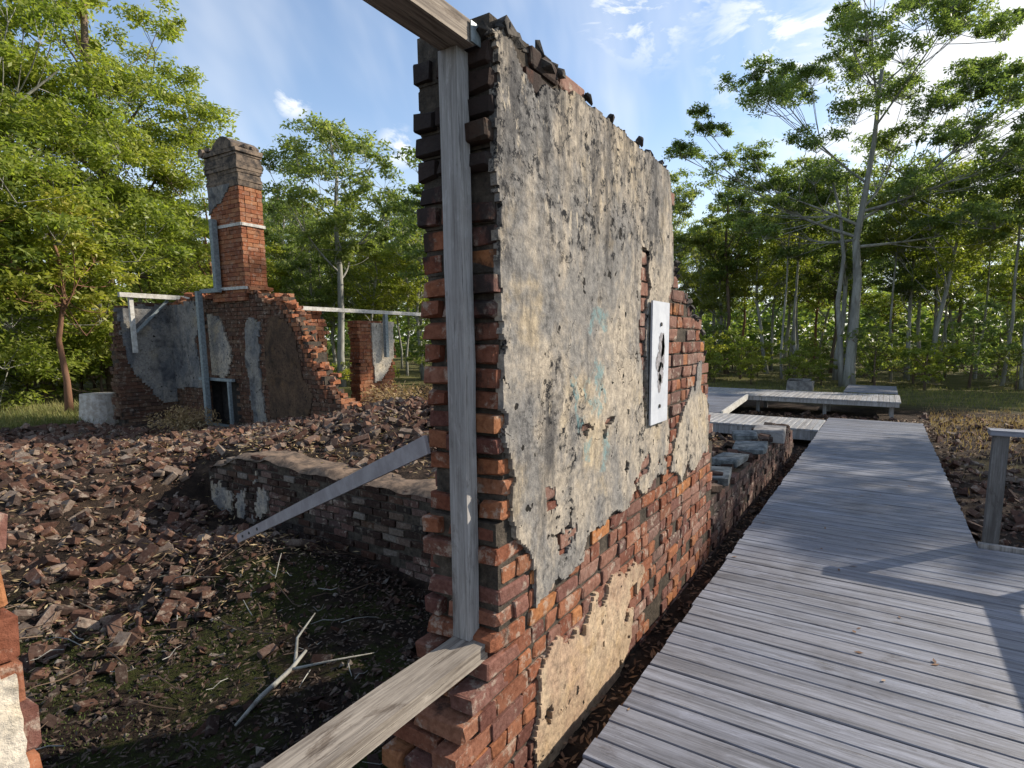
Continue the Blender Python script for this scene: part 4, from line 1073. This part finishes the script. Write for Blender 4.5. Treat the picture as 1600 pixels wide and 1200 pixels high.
# twigs / fallen branch
lg = empty('fallen_branch', (-3.6, 2.2, -.5), 'pale bleached forked branch lying on the dark cellar floor', 'branch')
def gz(x, y, o=.05): return (x, y, ground_h(x, y) + o)
mb = MB(); mb.tube([gz(-3.5, 1.78), gz(-3.58, 2.0, .07), gz(-3.66, 2.28, .09), gz(-3.72, 2.45, .12)], [.010, .018, .016, .011], 8); mb.obj('limb', M_bark_pale, lg, True)
mb = MB(); mb.tube([gz(-3.68, 2.33, .09), gz(-3.9, 2.5, .16), gz(-4.02, 2.75, .2)], [.014, .010, .005], 6); mb.tube([gz(-3.66, 2.28, .09), gz(-3.4, 2.5, .1), gz(-3.3, 2.75, .06)], [.011, .008, .004], 6); mb.obj('side_branch', M_bark_pale, lg, True)
rt_ = random.Random(4)
mb = MB()
for i in range(90):
    x = rt_.uniform(-6.5, -1.8); y = rt_.uniform(.3, 3.7); a = rt_.uniform(0, 6.28); L = rt_.uniform(.15, .6)
    pts = [gz(x + math.cos(a) * L * t, y + math.sin(a) * L * t, .03 + .05 * rt_.random()) for t in (0, .35, .7, 1)]
    mb.tube(pts, [.006, .006, .004, .002], 4)
tag(mb.obj('twigs', M_litter_shade), 'brown twigs strewn over the cellar floor', 'twigs', kind='stuff')
mb = MB()
for i in range(50):
    x = rt_.uniform(-5.5, -1.8); y = rt_.uniform(.5, 3.4); a = rt_.uniform(0, 6.28); L = rt_.uniform(.06, .35)
    pts = [gz(x + math.cos(a) * L * t, y + math.sin(a) * L * t, .025 + .05 * rt_.random()) for t in (0, .35, .7, 1)]
    mb.tube(pts, [.004, .0045, .003, .002], 4)
tag(mb.obj('pale_twigs', M_bark_pale), 'thin pale twigs strewn over the cellar floor', 'twigs', kind='stuff')

# dry shrubs
def dry_shrub(x, y, r, h, n, label, mat=M_dry, leafmat=None):
    z0 = ground_h(x, y); q_ = random.Random(int(x * 100)); root = empty('dry_shrub' if mat is M_dry else 'small_weed', (x, y, z0), label, 'shrub')
    mb = MB()
    for i in range(n):
        a = q_.uniform(0, 6.28); k = q_.uniform(.2, 1); e = Vector((x + math.cos(a) * r * k, y + math.sin(a) * r * k, z0 + h * q_.uniform(.4, 1)))
        m_ = Vector((x, y, z0)).lerp(e, .5) + Vector((0, 0, h * .18)); mb.tube([(x + q_.uniform(-.1, .1), y + q_.uniform(-.1, .1), z0 - .03), m_, e], [.006, .005, .002], 3)
    mb.obj('stem', mat, root)
    V = []
    for i in range(n * 14):
        a = q_.uniform(0, 6.28); k = q_.uniform(0, 1) ** .6; zz = z0 + h * q_.uniform(.15, 1) * (1.1 - .4 * k)
        p0 = Vector((x + math.cos(a) * r * k, y + math.sin(a) * r * k, zz)); d = Vector((q_.gauss(0, 1), q_.gauss(0, 1), q_.gauss(.2, .8))).normalized(); s = d.cross(Vector((q_.gauss(0, 1), q_.gauss(0, 1), 1))).normalized() * .012; l = q_.uniform(.05, .12)
        V += [p0, p0 + d * l * .5 + s, p0 + d * l, p0 + d * l * .5 - s]
    me = mesh_np('foliage', [tuple(v) for v in V], np.arange(len(V)), np.full(len(V) // 4, 4), leafmat or mat); world_child(bpy.data.objects.new('foliage', me), root)
    return root
dry_shrub(-12.6, 5.9, .65, .55, 60, 'rusty dry shrub in front of the fireplace')
dry_shrub(-9.6, 10.2, .8, 1.0, 60, 'straw coloured dry bush right of the plastered pier')
dry_shrub(-8.6, 7.9, .6, .5, 50, 'low dry tuft on the rubble heap below the stepped wall')
dry_shrub(3.9, 15.5, .9, .5, 60, 'pale dry tussock on the bank right of the far boardwalk')

# ================================================================ TREES
def leaves_np(rng, centres, radii, per, L, W, flat=.55, droop=.35):
    """centres (n,3) of twig clusters, per leaves each"""
    n = len(centres); N = n * per
    c = np.repeat(centres, per, 0); r = np.repeat(radii, per)
    off = rng.normal(0, 1, (N, 3)); off /= np.linalg.norm(off, axis=1)[:, None] + 1e-9
    off *= (rng.random(N) ** .45)[:, None]
    off[:, 2] *= flat
    p0 = c + off * r[:, None]
    d = rng.normal(0, 1, (N, 3)); d[:, 2] = d[:, 2] * .6 - droop; d /= np.linalg.norm(d, axis=1)[:, None]
    up = rng.normal(0, .6, (N, 3)); up[:, 2] += 1.0; up += off * .8
    s = np.cross(d, up); s /= np.linalg.norm(s, axis=1)[:, None] + 1e-9
    l = L * rng.uniform(.6, 1.35, N)[:, None]; w = W * rng.uniform(.6, 1.3, N)[:, None]
    V = np.stack((p0, p0 + d * l * .45 + s * w * .5, p0 + d * l, p0 + d * l * .45 - s * w * .5), 1)
    return V.reshape(-1, 3)
def bez(a, c, b, n):
    return [a * (1 - t) ** 2 + c * 2 * t * (1 - t) + b * t * t for t in [i / n for i in range(n + 1)]]
def tree_meshes(seed, trunk, r0, clumps, limbs, leaf, subs=7, per=45, L=.2, W=.07, flat=.55, fork=.45, twig=.5):
    """trunk: list of points; clumps: list of (Vector, radius). Returns trunk MB, leaf verts"""
    rnd = random.Random(seed); rng = np.random.default_rng(seed); mb = MB()
    trunk = [Vector(t) for t in trunk]; nT = len(trunk)
    rad = [r0 * (1.25 if i == 0 else 1) * (1 - .72 * i / (nT - 1)) for i in range(nT)]
    mb.tube(trunk, rad, 10)
    H = trunk[-1].z
    def on_trunk(z):
        for i in range(nT - 1):
            if trunk[i].z <= z <= trunk[i + 1].z:
                t = (z - trunk[i].z) / max(1e-6, trunk[i + 1].z - trunk[i].z); return trunk[i].lerp(trunk[i + 1], t), rad[i] + (rad[i + 1] - rad[i]) * t
        return trunk[-1], rad[-1]
    cl = [(Vector(c), r) for c, r in clumps]
    # group clumps into limbs
    seeds = [rnd.choice(cl)[0]]
    while len(seeds) < min(limbs, len(cl)):
        seeds.append(max(cl, key=lambda t: min((t[0] - s).length for s in seeds) * rnd.uniform(.8, 1))[0])
    for it_ in range(3):
        groups = [[] for _ in seeds]
        for c, r in cl: groups[min(range(len(seeds)), key=lambda i: (c - seeds[i]).length)].append((c, r))
        seeds = [sum((c for c, r in g), Vector()) / len(g) if g else s for g, s in zip(groups, seeds)]
    cents = []; radii = []
    for g, s in zip(groups, seeds):
        if not g: continue
        zt = max(H * fork + rnd.uniform(0, .16) * H, min(H * .97, s.z - (s.xy - trunk[-1].xy).length * .95 - rnd.uniform(.1, .9))); a, ra = on_trunk(zt)
        end = s - Vector((0, 0, .25 * g[0][1]))
        mid = a.lerp(end, .5) + Vector((rnd.uniform(-.3, .3), rnd.uniform(-.3, .3), -.10 * (end - a).length + rnd.uniform(-.2, .3)))
        path = bez(a, mid, end, 6); rr0 = min(ra * .5, r0 * .30)
        mb.tube(path, [rr0 * (1 - .72 * i / 6) for i in range(7)], 7, False)
        for c, r in g:
            k = rnd.choice([2, 3, 4, 5]); st = path[k]; e = c - Vector((0, 0, r * .3))
            md = st.lerp(e, .5) + Vector((rnd.uniform(-.2, .2), rnd.uniform(-.2, .2), -.08 * (e - st).length + rnd.uniform(-.15, .15))); p2 = bez(st, md, e, 4); rb0 = rr0 * (1 - .12 * k) * .45
            mb.tube(p2, [max(.012, rb0 * (1 - .7 * i / 4)) for i in range(5)], 5, False)
            for q_ in range(subs):
                th = rnd.uniform(0, 6.283); ph = rnd.random() ** .5
                sc = c + Vector((math.cos(th) * ph * r * .85, math.sin(th) * ph * r * .85, r * (.42 * math.sqrt(max(0, 1 - ph * ph)) + rnd.uniform(-.28, .12))))
                cents.append(sc); radii.append(r * rnd.uniform(.24, .44))
                if rnd.random() < twig: mb.tube([e, e.lerp(sc, .55) + Vector((0, 0, -.04)), sc], [max(.009, rb0 * .3), .008, .004], 3, False)
    V = leaves_np(rng, np.array(cents), np.array(radii), per, L, W, flat)
    return mb, V
def build_tree(name, loc, label, cat, tm, bark, leaf, group=None):
    mb, V = tm; root = empty(name, loc, label, cat, group)
    t = bpy.data.objects.new('trunk', mb.mesh('trunk', bark, True)); link(t, root)
    me = mesh_np('crown', V, np.arange(len(V)), np.full(len(V) // 4, 4), leaf); c = bpy.data.objects.new('crown', me); link(c, root)
    return root
def copy_tree(src, loc, rz, s, label, group, sz=None, name=None):
    r = src.copy(); col.objects.link(r); r.location = loc; r.rotation_euler = (0, 0, rz); r.scale = (s, s, sz or s)
    if name: r.name = name
    r['label'] = label
    if group: r['group'] = group
    for ch in src.children:
        c = ch.copy(); col.objects.link(c); c.parent = r
    return r
def rand_clumps(rnd, n, cz, rx, rz, size, hollow=.35, lean=(0, 0), umbrella=0.0):
    out = []
    while len(out) < n:
        v = Vector((rnd.uniform(-1, 1), rnd.uniform(-1, 1), rnd.uniform(-1, 1)))
        if not hollow < v.length < 1: continue
        z = v.z
        k = 1 - umbrella * max(0, -z)
        out.append((Vector((v.x * rx * k + lean[0] * z, v.y * rx * k + lean[1] * z, cz + z * rz)), size * rnd.uniform(.7, 1.3)))
    return out

# --- the big spreading gum (clump places measured as real positions round the trunk at X -1, Y 25.5)
HX, HY = -1.15, 25.3
def hp(px, py, dy=0):   # picture-plane survey of the hero tree, converted once to metres relative to its base
    return px, dy, py
rh = random.Random(31)
hero_cl = []
for (x, z, r) in [(-6.6, 10.1, .7), (-5.9, 10.9, .7), (-5.2, 9.1, 1.0), (-4.3, 12.4, 1.0), (-3.4, 12.7, .9), (-4.9, 7.5, .8), (-4.2, 9.7, 1.1), (-3.3, 8.7, 1.1), (-3.0, 10.9, 1.1), (-2.2, 12.0, 1.0), (-3.9, 6.6, .7), (-2.4, 7.4, 1.0), (-1.9, 9.4, 1.1), (-1.2, 8.0, 1.0),
                  (-.8, 14.6, .8), (-.9, 13.4, 1.0), (-1.1, 15.4, .7), (.3, 14.5, 1.0), (.2, 13.2, 1.0), (-.4, 11.9, 1.1), (-.2, 10.3, 1.1), (1.2, 15.0, .9), (1.5, 13.9, 1.0), (1.4, 12.4, 1.1), (1.1, 11.0, 1.2), (.8, 9.3, 1.2), (2.6, 14.2, .9), (2.5, 12.9, 1.0), (2.7, 11.6, 1.1), (2.3, 10.1, 1.2), (2.3, 8.7, 1.1), (3.6, 12.2, .9), (3.7, 10.7, 1.0), (3.5, 9.2, 1.1), (4.8, 11.0, .8), (4.6, 9.8, .9), (5.0, 8.7, .8), (3.0, 7.4, 1.1), (4.2, 7.8, 1.0), (1.6, 7.3, 1.0), (3.9, 6.2, 1.0), (2.6, 6.0, .9), (-2.9, 5.6, .7), (2.9, 15.4, .7), (4.0, 13.6, .6), (5.6, 10.2, .6)]:
    for q_ in range(3):
        hero_cl.append((Vector((x + rh.uniform(-.45, .45), rh.uniform(-4.2, 4.2) * (1 - abs(x) / 9), z + rh.uniform(-.35, .35))), r * rh.uniform(.75, 1.05)))
tm = tree_meshes(1, [(0, 0, -.3), (-.02, 0, .8), (.02, .05, 2.5), (.05, 0, 4.2), (-.1, .05, 5.8), (.1, 0, 7.4), (.3, .1, 9.5), (.4, 0, 12)], .235, hero_cl, 13, None, subs=10, per=72, L=.155, W=.06, flat=.5, fork=.46, twig=.9)
# second stem of the twin trunk
tm[0].tube([(-.28, .1, -.2), (-.42, .1, 1.6), (-.62, .12, 3.4), (-.5, .1, 5.2), (-.75, .1, 7.0), (-1.3, .1, 9.0)], [.12, .11, .09, .075, .06, .03], 8)
hero = build_tree('gum_tree', (HX, HY, 0), 'tall spreading gum tree with a pale twin trunk rising above the raised deck', 'tree', tm, M_bark_pale, M_leaf_olive)

# --- left-hand wall of bright foliage
rl = random.Random(50)
def dense(seed, H, rx, n, size, cz, rz, leaf, per=55, L=.15, W=.062, r0=.25):
    rr_ = random.Random(seed); cl = rand_clumps(rr_, n, cz, rx, rz, size, .35)
    tr = [(0, 0, -.3)] + [(rr_.uniform(-.25, .25), rr_.uniform(-.25, .25), H * t) for t in (.15, .35, .55, .75, .9)]
    return tree_meshes(seed, tr, r0, cl, 10, leaf, subs=7, per=per, L=L, W=W, fork=.22)
LT1 = build_tree('leafy_tree', (-21.8, 8.3, 0), 'dense sunlit yellow green tree reaching up behind the left ruin wall', 'tree', dense(2, 14, 3.1, 112, 1.2, 7.1, 6.9, None, 105), M_bark_dark, M_leaf_bright)
LT2 = build_tree('leafy_tree', (-20.5, 4.6, 0), 'dense bright tree filling the left edge, its foliage hanging almost to the grass', 'tree', dense(3, 12.5, 4.2, 120, 1.25, 6.4, 6.3, None, 105), M_bark_pale, M_leaf_bright)

# --- forest kinds
def gum(seed, H, spread, n, size, per, crown_lo=.45, r0=.16, umb=.4):
    q_ = random.Random(seed); cz = H * (1 + crown_lo) / 2; rz = H * (1 - crown_lo) / 2
    tr = [(0, 0, -.3)]; x = y = 0
    for t in (.12, .28, .45, .62, .78, .92): x += q_.uniform(-.22, .22); y += q_.uniform(-.22, .22); tr.append((x, y, H * t))
    return tree_meshes(seed, tr, r0, rand_clumps(q_, n, cz, spread, rz, size, .3, umbrella=umb), 9, None, subs=7, per=int(per * 1.15), L=.19, W=.078, flat=.5, fork=crown_lo * .9)
K = []
K.append(build_tree('gum_tree', (-19.5, 15.2, 0), 'rounded olive gum tree right behind the chimney, highest of its row', 'tree', gum(11, 10.6, 2.6, 46, 1.0, 42, .42), M_bark_pale, M_leaf_olive))
K.append(build_tree('gum_tree', (-15.0, 17.0, 0), 'thin branched gum tree above the long pale beam', 'tree', gum(12, 8.8, 2.4, 34, .9, 38, .4), M_bark_pale, M_leaf_olive))
K.append(build_tree('forest_tree', (-7.5, 31, 0), 'dark leafy gum tree beyond the far broken edge of the tall wall', 'tree', gum(13, 11, 2.5, 34, 1.0, 36, .42, .13), M_bark_dark, M_leaf_dark))
K.append(build_tree('forest_tree', (6.5, 28.8, 0), 'sunlit yellow green tree with a thin dark leaning trunk at the right edge', 'tree', gum(14, 10.2, 3.2, 50, 1.05, 42, .34, .13), M_bark_rust, M_leaf_bright))
K.append(build_tree('forest_tree', (1.6, 29, 0), 'bushy mid green gum just right of the big spreading tree', 'tree', gum(15, 9.2, 2.4, 32, .95, 38, .38, .12), M_bark_pale, M_leaf_bright))
# shrubs
def shrub_m(seed, h, r, n, leaf):
    q_ = random.Random(seed); cl = rand_clumps(q_, n, h * .55, r, h * .45, .5, .1)
    return tree_meshes(seed, [(0, 0, -.1), (.05, 0, h * .3), (.0, .05, h * .7)], .05, cl, 6, None, subs=5, per=26, L=.17, W=.07, fork=.2)
S = [build_tree('understorey_shrub', (-6.0, 27.5, 0), 'leafy understorey shrub at the forest edge', 'shrub', shrub_m(21, 2.6, 1.3, 16, None), M_bark_dark, M_leaf_bright, 'shrubs of the forest edge'),
     build_tree('understorey_shrub', (3.0, 27.0, 0), 'leafy understorey shrub at the forest edge', 'shrub', shrub_m(22, 3.4, 1.2, 16, None), M_bark_dark, M_leaf_olive, 'shrubs of the forest edge'),
     build_tree('understorey_shrub', (-22.5, 14.0, 0), 'leafy understorey shrub at the forest edge', 'shrub', shrub_m(23, 1.8, 1.4, 14, None), M_bark_dark, M_leaf_bright, 'shrubs of the forest edge')]
def polar(a, d): return (-math.sin(R(a)) * d, math.cos(R(a)) * d)
rf = random.Random(91)
placed = []
def forest(a0, a1, d0, d1, n, mind, srcs, smin, smax, label, group, name=None):
    c = 0; tries = 0
    while c < n and tries < 4000:
        tries += 1; a = rf.uniform(a0, a1); d = rf.uniform(d0, d1); x, y = polar(a, d)
        if any(math.hypot(x - px, y - py) < mind for px, py in placed): continue
        placed.append((x, y)); s = rf.uniform(smin, smax)
        copy_tree(rf.choice(srcs), (x, y, ground_h(x, y)), rf.uniform(0, 6.28), s, label, group, s * rf.uniform(.9, 1.12), name); c += 1
G = 'gum trees of the surrounding forest'
# right side
forest(-20, 24, 29, 40, 15, 2.6, [K[2], K[4], K[1], K[0]], .72, 1.0, 'gum tree standing in the forest beyond the boardwalk', G, 'forest_tree')
forest(-22, 26, 40, 60, 24, 2.8, [K[2], K[4], K[0], K[3]], .9, 1.25, 'gum tree standing in the forest beyond the boardwalk', G, 'forest_tree')
forest(-15, 22, 24.5, 38, 40, 1.4, [S[0], S[2], S[0], S[1]], .5, 1.0, 'leafy understorey shrub at the forest edge', 'shrubs of the forest edge')
# behind the ruin
forest(40, 58, 27, 36, 12, 2.4, [K[1], K[0], K[4]], .62, .85, 'gum tree standing in the forest behind the ruined room', 'gum trees behind the ruin', 'forest_tree')
forest(36, 82, 37, 58, 30, 2.8, [K[2], K[0], K[3]], .85, 1.1, 'gum tree standing in the forest behind the ruined room', 'gum trees behind the ruin', 'forest_tree')
forest(42, 80, 22.5, 32, 22, 1.6, S, .6, 1.0, 'leafy understorey shrub behind the ruined room', 'shrubs behind the ruin')
forest(60, 82, 22.5, 30, 22, 1.3, S, .7, 1.15, 'leafy shrub under the big trees at the left edge', 'shrubs at the left edge')
forest(62, 80, 24, 33, 9, 1.6, [K[1], K[4]], .5, .8, 'small gum tree in the shade under the left trees', 'small trees at the left edge', 'forest_tree')
# slim pale stems standing among the others
ps = build_tree('slender_gum', (-3.9, 30.5, 0), 'slender pale gum stem in the forest between the wall and the big tree', 'tree', gum(41, 10.5, 1.6, 20, .8, 36, .62, .085, .2), M_bark_pale, M_leaf_olive, 'slender pale gums')
for i in range(16):
    a = rf.uniform(-10, 23) if i < 9 else rf.uniform(42, 76); d = rf.uniform(27.5, 40); x, y = polar(a, d)
    copy_tree(ps, (x, y, ground_h(x, y)), rf.uniform(0, 6.28), rf.uniform(.75, 1.0), 'slender pale gum stem standing in the forest' + (' beyond the boardwalk' if i < 9 else ' behind the ruined room'), 'slender pale gums', rf.uniform(.8, 1.05))
# single ones
copy_tree(K[3], (-25, 13.5, 0), 2.0, .85, 'tall yellow green tree filling the gap left of the chimney', None, .72)
copy_tree(K[3], (-24.5, 2.5, 0), 4.0, 1.3, 'tall bright tree behind the left edge foliage', None, 1.3)
copy_tree(K[0], (11.3, 31, 0), 1.2, .9, 'olive gum with high crown at the far right edge', None, .92)
# bare slim trunks at left
for i, (x, y, h, r, m_, lab) in enumerate([(-17.9, 5.72, 5.2, .085, M_bark_rust, 'rust brown trunk left of the pale stump'), (-18.6, 3.5, 6, .07, M_bark_pale, 'thin pale sapling trunk leaning at the left edge'), (-19.2, 4.3, 6, .08, M_bark_pale, 'thin pale sapling trunk between the left edge and the rust brown trunk')]):
    q_ = random.Random(i + 60); mb = MB()
    pts = [Vector((q_.uniform(-.1, .1) * t * 3, q_.uniform(-.1, .1) * t * 3, h * t - .2)) for t in (0, .2, .4, .6, .8, 1)]
    mb.tube(pts, [r * 1.15, r, r * .9, r * .75, r * .6, r * .4], 9)
    cl = rand_clumps(q_, 26, h * .72, 1.3, h * .36, .75); t2 = tree_meshes(70 + i, pts, r, cl, 4, None, subs=5, per=40, L=.18, W=.07, fork=.5)
    build_tree('young_tree', (x, y, 0), lab, 'tree', t2, m_, M_leaf_bright)
# unseen trees added right of the view to shade the boardwalk
for (x, y, k, s, rz) in [(8.2, 16.7, 0, .90, .3), (20.0, 26.0, 1, 1.8, 1.3), (24, 21, 0, 1.8, 4.0), (26, 37, 2, 1.3, 1.0)]:
    copy_tree(K[k], (x, y, 0), rz, s, 'unseen gum tree added on the sunny side to shade the boardwalk', 'unseen shade trees on the sunny side')

# far forest mass
rng = np.random.default_rng(5); cen = []; radi = []
for i in range(4200):
    a = rng.uniform(-40, 105); d = rng.uniform(62, 95); x, y = polar(a, d); top = 7.5 + 3.5 * noise.noise(Vector((a * .15, 0, 0))) + 2 * noise.noise(Vector((a * .8, 3, 0)))
    cen.append((x, y, rng.uniform(0, 1) ** .8 * top)); radi.append(rng.uniform(1.2, 2.2))
V = leaves_np(rng, np.array(cen), np.array(radi), 16, .9, .5, .7)
me = mesh_np('far_forest', V, np.arange(len(V)), np.full(len(V) // 4, 4), M_leaf_dark)
tag(link(bpy.data.objects.new('far_forest', me)), 'distant forest reading as one green mass behind the trees', 'forest', kind='stuff')
